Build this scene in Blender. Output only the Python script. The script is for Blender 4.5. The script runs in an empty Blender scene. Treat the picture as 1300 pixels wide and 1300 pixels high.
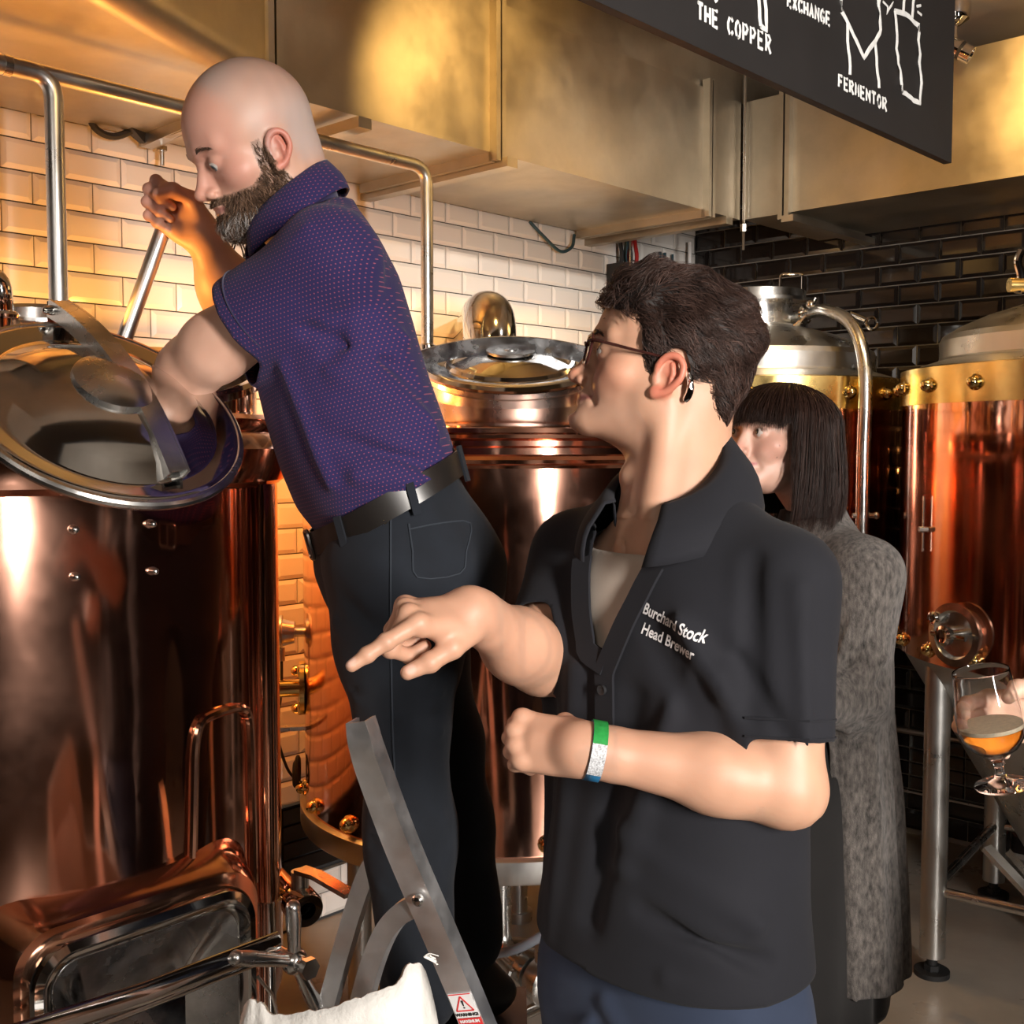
import bpy, bmesh, math, random
import numpy as np
from mathutils import Vector, Matrix
random.seed(7); rng = np.random.default_rng(7)
scn = bpy.context.scene; COL = scn.collection
PI = math.pi
F_PX, PITCH, CAM_H = 1430.0, math.radians(3.36), 1.475

# ------------------------------------------------------------------ camera
cd = bpy.data.cameras.new('camera'); cam = bpy.data.objects.new('camera', cd); COL.objects.link(cam)
cam.location = (0, 0, CAM_H); cam.rotation_euler = (PI/2 - PITCH, 0, 0)
cd.sensor_width = 36; cd.sensor_fit = 'HORIZONTAL'; cd.lens = F_PX/1300*36; cd.clip_start = 0.02
scn.camera = cam
scn.view_settings.view_transform = 'Standard'; scn.view_settings.look = 'None'
scn.view_settings.gamma = 1; scn.view_settings.use_curve_mapping = False
scn.view_settings.exposure = 0.0

# room frame: s runs from the dark wall, t runs from the white wall
CX, CY = 0.789, 4.909
MV = np.array([-.6845, -.729, 0.]); NV = np.array([.729, -.6845, 0.]); ZV = np.array([0, 0, 1.])
def R(s, t, z=0.0): return np.array([CX, CY, 0]) + MV*s + NV*t + ZV*z
def W(px, py, Y):
    fw = np.array([0, math.cos(PITCH), -math.sin(PITCH)]); up = np.array([0, math.sin(PITCH), math.cos(PITCH)])
    d = fw + np.array([1., 0, 0])*(px-650)/F_PX - up*(py-650)/F_PX
    return np.array([0, 0, CAM_H]) + d*Y/d[1]

# ------------------------------------------------------------------ world and lights
wd = bpy.data.worlds.new('world'); scn.world = wd; wd.use_nodes = True
wd.node_tree.nodes['Background'].inputs[0].default_value = (1.0, .78, .55, 1)
wd.node_tree.nodes['Background'].inputs[1].default_value = 0.03
def aim(o, tgt):
    d = Vector(tgt) - o.location; o.rotation_euler = d.to_track_quat('-Z', 'Y').to_euler()
def area(name, loc, tgt, size, watts, col, sy=None, spread=None):
    l = bpy.data.lights.new(name, 'AREA'); l.energy = watts; l.color = col; l.size = size
    if sy: l.shape = 'RECTANGLE'; l.size_y = sy
    if spread: l.spread = spread
    o = bpy.data.objects.new(name, l); o.location = loc; COL.objects.link(o); aim(o, tgt); return o
def spot(name, loc, tgt, watts, col, deg=60, blend=.6, r=.03):
    l = bpy.data.lights.new(name, 'SPOT'); l.energy = watts; l.color = col; l.spot_size = math.radians(deg); l.spot_blend = blend; l.shadow_soft_size = r
    o = bpy.data.objects.new(name, l); o.location = loc; COL.objects.link(o); aim(o, tgt); return o
def point(name, loc, watts, col, r=.04):
    l = bpy.data.lights.new(name, 'POINT'); l.energy = watts; l.color = col; l.shadow_soft_size = r
    o = bpy.data.objects.new(name, l); o.location = loc; COL.objects.link(o); return o
WARM = (1.0, .60, .20); AMBER = (1.0, .45, .10); FLASH = (1.0, .93, .86)
area('key_flash', (1.80, -1.55, 1.80), (-.1, 2.2, 1.3), .15, 50, FLASH, 1.4, math.radians(80))
area('ceiling_bounce', (-.9, -1.2, 2.7), (-.1, 2.2, 1.2), 1.4, 8, (1, .90, .80), None, math.radians(110))
point('lamp_behind_kettle', R(2.55, .32, 1.50), 11, (1, .43, .08), .05)
point('lamp_behind_kettle_left', R(3.05, .26, 1.58), 6, (1, .43, .08), .05)
spot('kettle_inspection_lamp', (-.66, 1.88, 1.70), (-.46, 1.93, 1.80), 4.5, (1, .42, .08), 95, .7, .03)
point('lamp_between_tanks', R(1.72, .12, 1.30), 3, AMBER, .05)
point('lamp_behind_middle_tank', R(1.1, .10, 1.50), 3.5, WARM, .05)
spot('track_spot_duct', R(1.95, 1.30, 2.66), R(1.80, .59, 2.42), 64, (1, .58, .17), 80, .9)
spot('track_spot_duct_left', R(3.1, 1.7, 2.66), R(2.75, .7, 2.5), 26, (1, .60, .20), 80, .9)
spot('track_spot_dark_wall', R(1.15, 1.70, 2.66), R(.59, 1.68, 2.45), 66, (1, .58, .17), 80, .9)
spot('track_spot_fermenters', R(1.6, 1.6, 2.66), R(.7, 1.2, 1.5), 36, (1, .70, .36), 60, .8)
spot('tile_fill_spot', R(1.5, 2.3, 2.74), R(.95, 0, 1.85), 85, (1, .90, .78), 52, .8)  # added fill spot that brightens the white tiles, no real fitting
spot('tile_fill_spot_left', R(2.5, 1.9, 2.74), R(2.55, 0, 1.95), 38, (1, .84, .70), 56, .9)  # same added fill for the left part of the tiled wall
spot('floor_spot', R(1.5, 2.2, 2.62), R(1.0, 1.0, .2), 26, (1, .62, .26), 70, .8)

# ------------------------------------------------------------------ materials
MATS = {}
def mat(name, base, metal=0., rough=.5, spec=.5, noise=None, bump=None, rn=None, aniso=0., coat=0., sss=0., trans=0., ior=None, emit=None, attr=None, sheen=0.):
    """noise=(scale,amount[,stretch]) colour mottling; bump=(scale,strength[,stretch]); rn=(scale,lo,hi[,stretch]) roughness range"""
    m = bpy.data.materials.new(name); m.use_nodes = True; nt = m.node_tree; N = nt.nodes; L = nt.links
    b = N['Principled BSDF']; b.inputs['Metallic'].default_value = metal; b.inputs['Roughness'].default_value = rough
    b.inputs['Specular IOR Level'].default_value = spec
    if ior: b.inputs['IOR'].default_value = ior
    if coat: b.inputs['Coat Weight'].default_value = coat
    if sss:
        b.inputs['Subsurface Weight'].default_value = sss; b.inputs['Subsurface Radius'].default_value = (1, .35, .2); b.inputs['Subsurface Scale'].default_value = .006
    if trans: b.inputs['Transmission Weight'].default_value = trans
    if sheen: b.inputs['Sheen Weight'].default_value = sheen; b.inputs['Sheen Roughness'].default_value = .6
    if aniso: b.inputs['Anisotropic'].default_value = aniso
    if emit: b.inputs['Emission Color'].default_value = (*emit[0], 1); b.inputs['Emission Strength'].default_value = emit[1]
    c = (*base, 1); b.inputs['Base Color'].default_value = c
    tc = N.new('ShaderNodeTexCoord')
    def tex(scale, stretch=None, detail=5, rough=.6):
        mp = N.new('ShaderNodeMapping'); L.new(tc.outputs['Object'], mp.inputs[0])
        if stretch: mp.inputs['Scale'].default_value = stretch
        t = N.new('ShaderNodeTexNoise'); t.inputs['Scale'].default_value = scale; t.inputs['Detail'].default_value = detail; t.inputs['Roughness'].default_value = rough
        L.new(mp.outputs[0], t.inputs['Vector']); return t.outputs[0]
    colsock = None
    if attr:
        a = N.new('ShaderNodeAttribute'); a.attribute_name = attr; colsock = a.outputs['Color']
    if noise:
        t = tex(noise[0], noise[2] if len(noise) > 2 else None)
        rm = N.new('ShaderNodeMapRange'); rm.inputs[1].default_value = .25; rm.inputs[2].default_value = .75
        rm.inputs[3].default_value = 1-noise[1]; rm.inputs[4].default_value = 1+noise[1]; L.new(t, rm.inputs[0])
        mx = N.new('ShaderNodeVectorMath'); mx.operation = 'SCALE'
        if colsock: L.new(colsock, mx.inputs[0])
        else: mx.inputs[0].default_value = base
        L.new(rm.outputs[0], mx.inputs['Scale']); colsock = mx.outputs[0]
    if colsock: L.new(colsock, b.inputs['Base Color'])
    if rn:
        t = tex(rn[0], rn[3] if len(rn) > 3 else None)
        rm = N.new('ShaderNodeMapRange'); rm.inputs[1].default_value = .35; rm.inputs[2].default_value = .7
        rm.inputs[3].default_value = rn[1]; rm.inputs[4].default_value = rn[2]; L.new(t, rm.inputs[0]); L.new(rm.outputs[0], b.inputs['Roughness'])
    if bump:
        t = tex(bump[0], bump[2] if len(bump) > 2 else None)
        bp = N.new('ShaderNodeBump'); bp.inputs['Strength'].default_value = bump[1]; bp.inputs['Distance'].default_value = .01
        L.new(t, bp.inputs['Height']); L.new(bp.outputs[0], b.inputs['Normal'])
    MATS[name] = m; return m
mat('copper', (.80, .42, .30), 1, .08, noise=(2.2, .12), rn=(3.0, .05, .16), bump=(3.0, .035, (1, 1, .35)))
mat('copper_trim', (.88, .46, .30), 1, .12, noise=(6, .1))
mat('brass', (.80, .58, .22), 1, .22, noise=(8, .15), rn=(6, .16, .34))
mat('brass_polished', (.86, .64, .28), 1, .10)
mat('steel', (.66, .65, .63), 1, .22, noise=(6, .08), rn=(9, .16, .34))
mat('steel_polished', (.70, .69, .67), 1, .07, rn=(7, .04, .13))
mat('steel_marbled', (.55, .56, .58), 1, .12, noise=(9, .55), rn=(14, .05, .4))
mat('steel_brushed', (.60, .59, .57), 1, .32, noise=(7, .08, (1, 1, .1)), rn=(9, .26, .42))
mat('aluminium', (.93, .93, .94), 1, .46, noise=(30, .06), rn=(12, .38, .54))
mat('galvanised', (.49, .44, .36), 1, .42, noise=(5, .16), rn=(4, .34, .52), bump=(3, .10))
mat('white_tile', (.90, .87, .83), 0, .09, coat=.3)
mat('black_tile', (.018, .014, .013), 0, .10, coat=.2)
mat('dark_grout', (.05, .05, .05), 0, .9, noise=(20, .2))
mat('light_grout', (.30, .28, .25), 0, .9, noise=(20, .2))
mat('concrete', (.30, .27, .23), 0, .34, noise=(2.5, .22), rn=(3, .24, .5), bump=(30, .05))
mat('ceiling_paint', (.46, .40, .33), 0, .8, noise=(2, .15))
mat('wall_paint', (.045, .032, .025), 0, .7, noise=(2, .15))
mat('black_rubber', (.015, .015, .016), 0, .6)
mat('black_plastic', (.02, .02, .022), 0, .4)
mat('board_black', (.018, .016, .016), 0, .55, noise=(3, .3))
mat('chalk', (.78, .78, .76), 0, .8, noise=(60, .15))
mat('chrome', (.75, .75, .76), 1, .05)
mat('red_plastic', (.42, .02, .02), 0, .4)
mat('cable_blue', (.02, .06, .08), 0, .5)
mat('sack_white', (.74, .72, .68), 0, .7, noise=(14, .1), bump=(60, .25))
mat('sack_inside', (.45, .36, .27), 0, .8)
mat('sticker_white', (.80, .80, .80), 0, .4)
mat('sticker_red', (.70, .03, .03), 0, .4)
mat('print_black', (.01, .01, .01), 0, .5)

# ------------------------------------------------------------------ mesh helpers
ORIG = {}
def frame(z, x=None):
    z = np.array(z, float); z /= np.linalg.norm(z)
    if x is None: x = np.array([1., 0, 0]) if abs(z[0]) < .8 else np.array([0, 1., 0])
    x = np.array(x, float); x = x - z*np.dot(x, z); x /= np.linalg.norm(x)
    return np.stack([x, np.cross(z, x), z], 1)       # columns x,y,z
class B:
    def __init__(s): s.v = []; s.f = []; s.n = 0
    def add(s, v, f):
        v = np.asarray(v, float); s.v.append(v); s.f += [tuple(i+s.n for i in q) for q in f]; s.n += len(v); return s
    def box(s, c, size, M=None):
        h = np.array(size)/2; v = np.array([[x, y, z] for x in (-1, 1) for y in (-1, 1) for z in (-1, 1)])*h
        if M is not None: v = v @ np.asarray(M).T
        return s.add(v+np.array(c), [(0, 1, 3, 2), (4, 6, 7, 5), (0, 4, 5, 1), (2, 3, 7, 6), (0, 2, 6, 4), (1, 5, 7, 3)])
    def bar(s, a, b, w, h, up=(0, 0, 1)):
        a = np.array(a, float); b = np.array(b, float); d = b-a; M = frame(d, np.cross(up, d) if np.linalg.norm(np.cross(up, d)) > 1e-6 else None)
        return s.box((a+b)/2, (w, h, np.linalg.norm(d)), M)
    def lathe(s, prof, o=(0, 0, 0), axis=(0, 0, 1), n=48, x=None, caps=True):
        M = frame(axis, x); prof = np.array(prof, float); m = len(prof); a = np.arange(n)*2*PI/n
        v = np.stack([np.outer(prof[:, 0], np.cos(a)), np.outer(prof[:, 0], np.sin(a)), np.repeat(prof[:, 1:2], n, 1)], -1).reshape(-1, 3)
        f = [(i*n+j, i*n+(j+1) % n, (i+1)*n+(j+1) % n, (i+1)*n+j) for i in range(m-1) for j in range(n)]
        if caps:
            if prof[0, 0] > 1e-6: f.append(tuple(range(n))[::-1])
            if prof[-1, 0] > 1e-6: f.append(tuple((m-1)*n+j for j in range(n)))
        return s.add(v @ M.T + np.array(o, float), f)
    def cyl(s, a, b, r, n=20, r2=None):
        a = np.array(a, float); b = np.array(b, float); return s.lathe([(r, 0), (r if r2 is None else r2, np.linalg.norm(b-a))], a, b-a, n)
    def sphere(s, c, r, n=16, m=10, sc=(1, 1, 1)):
        t = np.linspace(0, PI, m+1); st = s.n
        s.lathe([(max(r*math.sin(a), 1e-5), -r*math.cos(a)) for a in t], (0, 0, 0), (0, 0, 1), n, caps=False)
        s.v[-1] = s.v[-1]*np.array(sc) + np.array(c, float); return s
    def tube(s, pts, r, n=10, closed=False, caps=True, flat=None, up=None):
        P = np.array(pts, float); m = len(P); rr = np.full(m, r) if np.isscalar(r) else np.array(r, float)
        T = np.roll(P, -1, 0)-np.roll(P, 1, 0) if closed else np.gradient(P, axis=0)
        T /= np.linalg.norm(T, axis=1)[:, None]+1e-12
        x = frame(T[0], up)[:, 0]; a = np.arange(n)*2*PI/n; v = []
        fx, fy = flat if flat else (1, 1)
        for i in range(m):
            if up is not None: x = np.array(up, float)
            x = x-T[i]*np.dot(x, T[i]); x /= np.linalg.norm(x)+1e-12; y = np.cross(T[i], x)
            v.append(P[i] + rr[i]*(np.outer(np.cos(a)*fx, x)+np.outer(np.sin(a)*fy, y)))
        k = m if closed else m-1
        f = [(i*n+j, i*n+(j+1) % n, ((i+1) % m)*n+(j+1) % n, ((i+1) % m)*n+j) for i in range(k) for j in range(n)]
        if caps and not closed: f += [tuple(range(n))[::-1], tuple((m-1)*n+j for j in range(n))]
        return s.add(np.concatenate(v), f)
    def strip(s, pts, w, th, up):      # flat bar bent along points: width w across, thickness th
        P = np.array(pts, float); m = len(P); T = np.gradient(P, axis=0); T /= np.linalg.norm(T, axis=1)[:, None]; v = []
        for i in range(m):
            x = np.array(up if np.ndim(up) == 1 else up[i], float); x = x-T[i]*np.dot(x, T[i]); x /= np.linalg.norm(x); y = np.cross(T[i], x)
            ww = w if np.isscalar(w) else w[i]
            for a, b in ((-1, -1), (1, -1), (1, 1), (-1, 1)): v.append(P[i]+x*a*ww/2+y*b*th/2)
        f = [(i*4+j, i*4+(j+1) % 4, (i+1)*4+(j+1) % 4, (i+1)*4+j) for i in range(m-1) for j in range(4)]
        return s.add(v, f+[(0, 3, 2, 1), ((m-1)*4, (m-1)*4+1, (m-1)*4+2, (m-1)*4+3)])
    def torus(s, c, axis, Rr, r, n=48, m=10, x=None):
        M = frame(axis, x); a = np.arange(n)*2*PI/n
        return s.tube((np.stack([Rr*np.cos(a), Rr*np.sin(a), 0*a], 1) @ M.T)+np.array(c, float), r, m, closed=True, up=None)
    def prism(s, poly, z0, z1, M=None, o=(0, 0, 0)):   # polygon (x,y) extruded z0..z1
        p = np.array(poly, float); m = len(p)
        v = np.concatenate([np.c_[p, np.full(m, z0)], np.c_[p, np.full(m, z1)]])
        if M is not None: v = v @ np.asarray(M).T
        f = [(i, (i+1) % m, m+(i+1) % m, m+i) for i in range(m)]+[tuple(range(m))[::-1], tuple(range(m, 2*m))]
        return s.add(v+np.array(o, float), f)
    def build(s, name, m, parent=None, smooth=True, ang=35, **kw):
        v = np.concatenate(s.v) if s.v else np.zeros((0, 3))
        return meshobj(name, v, s.f, m, parent, smooth, ang, **kw)
def meshobj(name, v, f, m, parent=None, smooth=True, ang=35, label=None, cat=None, group=None, kind=None, fix=True, loc=None):
    o0 = ORIG[parent.name] if parent is not None else (np.array(loc, float) if loc is not None else np.zeros(3))
    if parent is None and loc is None and kind != 'structure' and len(v):
        o0 = np.array([v[:, 0].mean(), v[:, 1].mean(), v[:, 2].min()])
    me = bpy.data.meshes.new(name); me.from_pydata((np.asarray(v)-o0).tolist(), [], f if isinstance(f, list) else f.tolist())
    if fix:
        bm = bmesh.new(); bm.from_mesh(me); bmesh.ops.recalc_face_normals(bm, faces=bm.faces); bm.to_mesh(me); bm.free()
    mm = MATS[m] if isinstance(m, str) else m
    me.materials.append(mm)
    if smooth:
        me.shade_smooth()
        if ang: me.set_sharp_from_angle(angle=math.radians(ang))
    o = bpy.data.objects.new(name, me); COL.objects.link(o)
    if parent is not None: o.parent = parent
    else: o.location = o0
    ORIG[o.name] = o0
    if label: o['label'] = label
    if cat: o['category'] = cat
    if group: o['group'] = group
    if kind: o['kind'] = kind
    return o
def thing(name, loc, label, cat, group=None):
    o = bpy.data.objects.new(name, None); COL.objects.link(o); o.location = loc; o.empty_display_size = .05
    o['label'] = label; o['category'] = cat
    if group: o['group'] = group
    ORIG[o.name] = np.array(loc, float); return o
def inst(src, name, parent, M=None, loc=None):       # a copy sharing mesh data, placed by loc (world)
    o = src.copy(); o.name = name; COL.objects.link(o); o.parent = parent
    if M is not None: o.matrix_local = M
    ORIG[o.name] = ORIG[parent.name]; return o
def spline(pts, n=8):
    P = np.array(pts, float); Q = np.vstack([2*P[0]-P[1], P, 2*P[-1]-P[-2]]); out = []
    for i in range(1, len(Q)-2):
        for t in np.arange(n)/n:
            a, b, c, d = Q[i-1], Q[i], Q[i+1], Q[i+2]
            out.append(.5*((2*b)+(c-a)*t+(2*a-5*b+4*c-d)*t*t+(3*b-a-3*c+d)*t**3))
    out.append(P[-1]); return np.array(out)
def bend(pts, rad, n=6):                              # polyline with rounded corners
    P = [np.array(p, float) for p in pts]; out = [P[0]]
    for i in range(1, len(P)-1):
        a, b, c = P[i-1], P[i], P[i+1]; u = (a-b)/np.linalg.norm(a-b); w = (c-b)/np.linalg.norm(c-b)
        r = min(rad, .49*np.linalg.norm(a-b), .49*np.linalg.norm(c-b)); p, q = b+u*r, b+w*r
        for t in np.linspace(0, 1, n+1): out.append((1-t)**2*p+2*t*(1-t)*b+t*t*q)
    out.append(P[-1]); return np.array(out)
def rrect(w, h, r, n=5):
    out = []
    for cx, cy, a0 in ((w/2-r, h/2-r, 0), (-w/2+r, h/2-r, PI/2), (-w/2+r, -h/2+r, PI), (w/2-r, -h/2+r, 1.5*PI)):
        for k in range(n+1):
            a = a0+k*PI/2/n; out.append((cx+r*math.cos(a), cy+r*math.sin(a)))
    return out
# ------------------------------------------------------------------ room shell
def wallbox(name, s0, s1, t0, t1, z0, z1, m):
    M = np.stack([MV, NV, ZV], 1)
    b = B(); b.box(R((s0+s1)/2, (t0+t1)/2, (z0+z1)/2), (s1-s0, t1-t0, z1-z0), M)
    return b.build(name, m, None, False, kind='structure')
RS, RT, CEIL = 6.2, 6.0, 2.80
floor = wallbox('floor', -.1, RS+.1, -.1, RT+.1, -.1, 0, 'concrete')
ceiling = wallbox('ceiling', -.1, RS+.1, -.1, RT+.1, CEIL, CEIL+.1, 'ceiling_paint')
wall_left = wallbox('wall_left', -.1, RS+.1, -.1, 0, 0, CEIL, 'dark_grout')
wall_right = wallbox('wall_right', -.1, 0, 0, RT, 0, CEIL, 'light_grout')
wall_front = wallbox('wall_front', 0, RS, RT, RT+.1, 0, CEIL, 'wall_paint')
wall_back = wallbox('wall_back', RS, RS+.1, 0, RT, 0, CEIL, 'wall_paint')
TH, PIT = .0763, .0763
def tile_mesh(name, w, h, bev, th, m):     # bevelled metro tile: x along, y outward, z up
    b = B(); w2, h2 = w/2, h/2
    v = [(-w2, 0, -h2), (w2, 0, -h2), (w2, 0, h2), (-w2, 0, h2)]
    v += [(-w2, th*.45, -h2), (w2, th*.45, -h2), (w2, th*.45, h2), (-w2, th*.45, h2)]
    v += [(-w2+bev, th, -h2+bev), (w2-bev, th, -h2+bev), (w2-bev, th, h2-bev), (-w2+bev, th, h2-bev)]
    f = [(0, 4, 5, 1), (1, 5, 6, 2), (2, 6, 7, 3), (3, 7, 4, 0), (4, 8, 9, 5), (5, 9, 10, 6), (6, 10, 11, 7), (7, 11, 8, 4), (8, 11, 10, 9)]
    me = bpy.data.meshes.new(name); me.from_pydata([(-x, y, z) for x, y, z in v], [], f); me.materials.append(MATS[m])
    return me, np.array([(-x, y, z) for x, y, z in v]), f
angW = math.atan2(MV[1], MV[0]); angD = math.atan2(-NV[1], -NV[0])
def lay_tiles(wall, along, outw, ang, pitch, h, z0, x_ref, ref_row, rows, xmax, single, m, nm, bev=.012, joint=.0035, th=.010, stack=False, kw=''):
    full, fv, ff = tile_mesh(nm, pitch-joint, h-joint, bev, th, m)
    cut = {}; rest = B(); nS = 0; cands = []
    base = np.array([CX, CY, 0])
    for r in rows:
        off = x_ref + (0 if stack or (r-ref_row) % 2 == 0 else pitch/2); off = off % pitch
        x = off-pitch
        while x < xmax:
            a, b = max(x, .004), min(x+pitch, xmax)
            if b-a > .02: cands.append((r, a, b))
            x += pitch
    for r, a, b in cands:
        p = base + along*((a+b)/2) + ZV*(z0+(r+.5)*h); w = round(b-a, 3)
        if w < pitch-.002:
            if w not in cut: cut[w] = tile_mesh(nm, w-joint, h-joint, min(bev, w/4), th, m)
            me, v, f = cut[w]
        else: me, v, f = full, fv, ff
        rz = rng.normal(0, .0025); tilt = rng.normal(0, .004)
        if nS < 300 and single((a+b)/2, z0+(r+.5)*h):
            o = bpy.data.objects.new(nm, me); COL.objects.link(o); o.location = p; o.rotation_euler = (tilt, 0, ang+rz); o.parent = wall
            ORIG[o.name] = np.zeros(3); nS += 1
        else:
            ca, sa = math.cos(ang), math.sin(ang); Mz = np.array([[ca, -sa, 0], [sa, ca, 0], [0, 0, 1]])
            rest.add(v @ Mz.T + p, f)
    if rest.n: rest.build(nm+'_field', m, wall, False, kind='stuff', fix=False)
    return nS
BAND = (.155, .385)
brow = range(0, 36)
skip = lambda z0: [r for r in brow if not (z0+(r+1)*TH > BAND[0]+.02 and z0+r*TH < BAND[1]-.02) and z0+(r+1)*TH < 2.75]
def seeW(s, z): return (z > 1.50 and z < 2.30 and .0 < s < 3.05) or (1.80 < s < 2.35 and .38 < z < 1.5)
nW = lay_tiles(wall_left, MV, NV, angW, .155, TH, .008, 2.645, 28, skip(.008), 4.6, seeW, 'white_tile', 'tile')
nD = lay_tiles(wall_right, NV, MV, angD, .1535, TH, .0185, .9916, 27, skip(.0185), 3.2, lambda t, z: t < 1.47 and z < 2.32, 'black_tile', 'tile', joint=.004)
for wl, al, ow, an, mx, x0 in ((wall_left, MV, NV, angW, 4.6, .05), (wall_right, NV, MV, angD, 3.2, .147)):
    lay_tiles(wl, al, ow, an, .212, .0525, .172, x0, 0, range(0, 4), mx, lambda a, z: True, 'black_tile', 'band_tile', bev=.002, joint=.005, stack=True)
    b = B()
    for z in (.160, .393):
        p = np.array([CX, CY, z]); b.bar(p+al*.01+ow*.006, p+al*mx+ow*.006, .008, .008)
    b.build('band_edge_strip', 'steel_brushed', wl, False)
# hop drawing on the white tiles: black line art with pointed scales
def hit_plane(px, py, P0, nrm):
    o = np.array([0, 0, CAM_H]); d = W(px, py, 1.)-o; return o + d*np.dot(np.array(P0)-o, nrm)/np.dot(d, nrm)
b = B()
def onw(px, py): return hit_plane(px, py, R(0, .0115, 0), NV)
for cx, cy, w, h in ((302, 318, 13, 26), (289, 328, 9, 18), (314, 334, 9, 22), (327, 322, 12, 28), (296, 338, 8, 14), (322, 306, 10, 20)):
    for k in (1, .62):
        pts = [(cx-w*k, cy+h*.5), (cx-w*.7*k, cy), (cx, cy-h*.75*k), (cx+w*.7*k, cy), (cx+w*k, cy+h*.5)]
        b.tube([onw(*p) for p in spline(pts, 4)], .0022, 5)
b.build('hop_drawing', 'print_black', wall_left)

# ------------------------------------------------------------------ ventilation ducts
Mroom = np.stack([MV, NV, ZV], 1)
DZ0, DZ1, DD = 2.28, 2.69, .59
def ductbox(b, s0, s1, ta, tb, z0=DZ0, z1=DZ1, rad=.0):   # front face offset ta at s0, tb at s1
    n = 6; rings = []
    for s, t in ((s0, ta), (s1, tb)):
        prof = [(.03, z0)]
        if rad: prof += [(t-rad+rad*math.sin(a), z0+rad-rad*math.cos(a)) for a in np.linspace(0, PI/2, n)]
        else: prof += [(t, z0)]
        prof += [(t, z1), (.03, z1)]
        rings.append([R(s, p, q) for p, q in prof])
    m = len(rings[0]); f = [(i, (i+1) % m, m+(i+1) % m, m+i) for i in range(m)]+[tuple(range(m))[::-1], tuple(range(m, 2*m))]
    b.add(rings[0]+rings[1], f)
def lapat(px):   # s on the duct front at an image column
    lo, hi = 0., 4.
    for _ in range(50):
        m = (lo+hi)/2; P = R(m, DD, DZ0); q = 650+F_PX*P[0]/P[1]
        if q > px: lo = m
        else: hi = m
    return lo
s_a, s_b, s_c = lapat(892), lapat(628), lapat(348)
dw = thing('ventilation_duct', R(1.5, .3, DZ0), 'long galvanised duct boxed along the top of the white tiled wall', 'duct')
for s0, s1, ta, tb, rd in ((DD, s_a, DD, DD, 0), (s_a, s_b, DD, DD, .0), (s_b, s_c, DD, DD, .0), (s_c, 3.4, DD+.005, .98, .06)):
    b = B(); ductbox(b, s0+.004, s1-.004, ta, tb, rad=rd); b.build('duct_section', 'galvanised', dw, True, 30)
def flange(b, s, t0, z0, z1, w=.035):
    for ds in (-.011, .011):
        b.box(R(s+ds, t0+.012, (z0+z1)/2), (.016, .03, z1-z0+.05), Mroom)
        b.box(R(s+ds, t0/2+.02, z0-.012), (.016, t0-.02, .03), Mroom)
for s in (s_a, s_b, s_c):
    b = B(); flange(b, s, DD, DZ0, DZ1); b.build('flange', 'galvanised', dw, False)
b = B(); b.box(R(s_c+.05, DD+.006, (DZ0+DZ1)/2), (.035, .012, DZ1-DZ0), Mroom); b.build('dark_joint_strip', 'black_rubber', dw, False, label='dark vertical joint strip beside the flange')
for s in (.74, s_b-.02, 2.35):      # trapeze supports under the duct
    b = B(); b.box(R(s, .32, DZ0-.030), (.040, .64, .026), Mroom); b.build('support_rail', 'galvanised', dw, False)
b = B(); b.cyl(R(.60, .61, DZ0-.11), R(.60, .61, CEIL), .005, 8); b.cyl(R(.60, .61, DZ0-.045), R(.60, .61, DZ0-.02), .012, 6); b.build('hanger_rod', 'steel', dw)
dd = thing('ventilation_duct', R(.3, 1.5, DZ0), 'galvanised duct over the black tiled wall, meeting the other duct in the corner', 'duct')
def tat(px):
    lo, hi = 0., 3.
    for _ in range(50):
        m = (lo+hi)/2; P = R(DD, m, DZ0); q = 650+F_PX*P[0]/P[1]
        if q < px: lo = m
        else: hi = m
    return lo
t_a = tat(994)
for t0, t1, d in ((DD+.006, t_a-.004, DD-.005), (t_a+.004, 3.0, DD)):
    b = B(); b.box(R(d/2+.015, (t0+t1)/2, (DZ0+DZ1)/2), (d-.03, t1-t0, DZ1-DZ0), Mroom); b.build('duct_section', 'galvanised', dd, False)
b = B()
for ds in (-.012, .012):
    b.box(R(DD+.012, t_a+ds, (DZ0+DZ1)/2), (.03, .017, DZ1-DZ0+.05), Mroom); b.box(R(DD/2+.02, t_a+ds, DZ0-.012), (DD-.04, .017, .03), Mroom)
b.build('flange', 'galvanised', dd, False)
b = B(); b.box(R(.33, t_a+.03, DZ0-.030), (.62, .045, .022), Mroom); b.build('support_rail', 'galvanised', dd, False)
# beam soffit above the ducts, against the ceiling
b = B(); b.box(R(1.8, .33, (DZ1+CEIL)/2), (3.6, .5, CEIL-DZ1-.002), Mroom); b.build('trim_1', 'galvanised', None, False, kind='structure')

# ------------------------------------------------------------------ hanging chalkboard
Pb = W(1208, 207, 2.3); Pb_t = W(1202, 190, 2.3)
BM = np.stack([MV, ZV, -np.cross(MV, ZV)], 1)     # x left along wall, y up
bn = NV.copy()
bw, bh = 2.2, CEIL-.06-Pb[2]
board = thing('chalkboard', Pb, 'black hanging sign with white hand-drawn tanks and lettering, hung from the ceiling', 'sign')
b = B(); b.box(Pb+MV*bw/2+ZV*bh/2-bn*.008, (bw, .016, bh), np.stack([MV, NV, ZV], 1)); b.build('panel', 'board_black', board, False)
for a in (.15, 1.1, 2.0):
    b = B(); b.cyl(Pb+MV*a+ZV*(bh-.01)-bn*.008, np.r_[(Pb+MV*a-bn*.008)[:2], CEIL], .004, 8); b.build('hanging_wire', 'steel', board)
def onb(px, py): return hit_plane(px, py, Pb+bn*.0015, bn)
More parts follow.
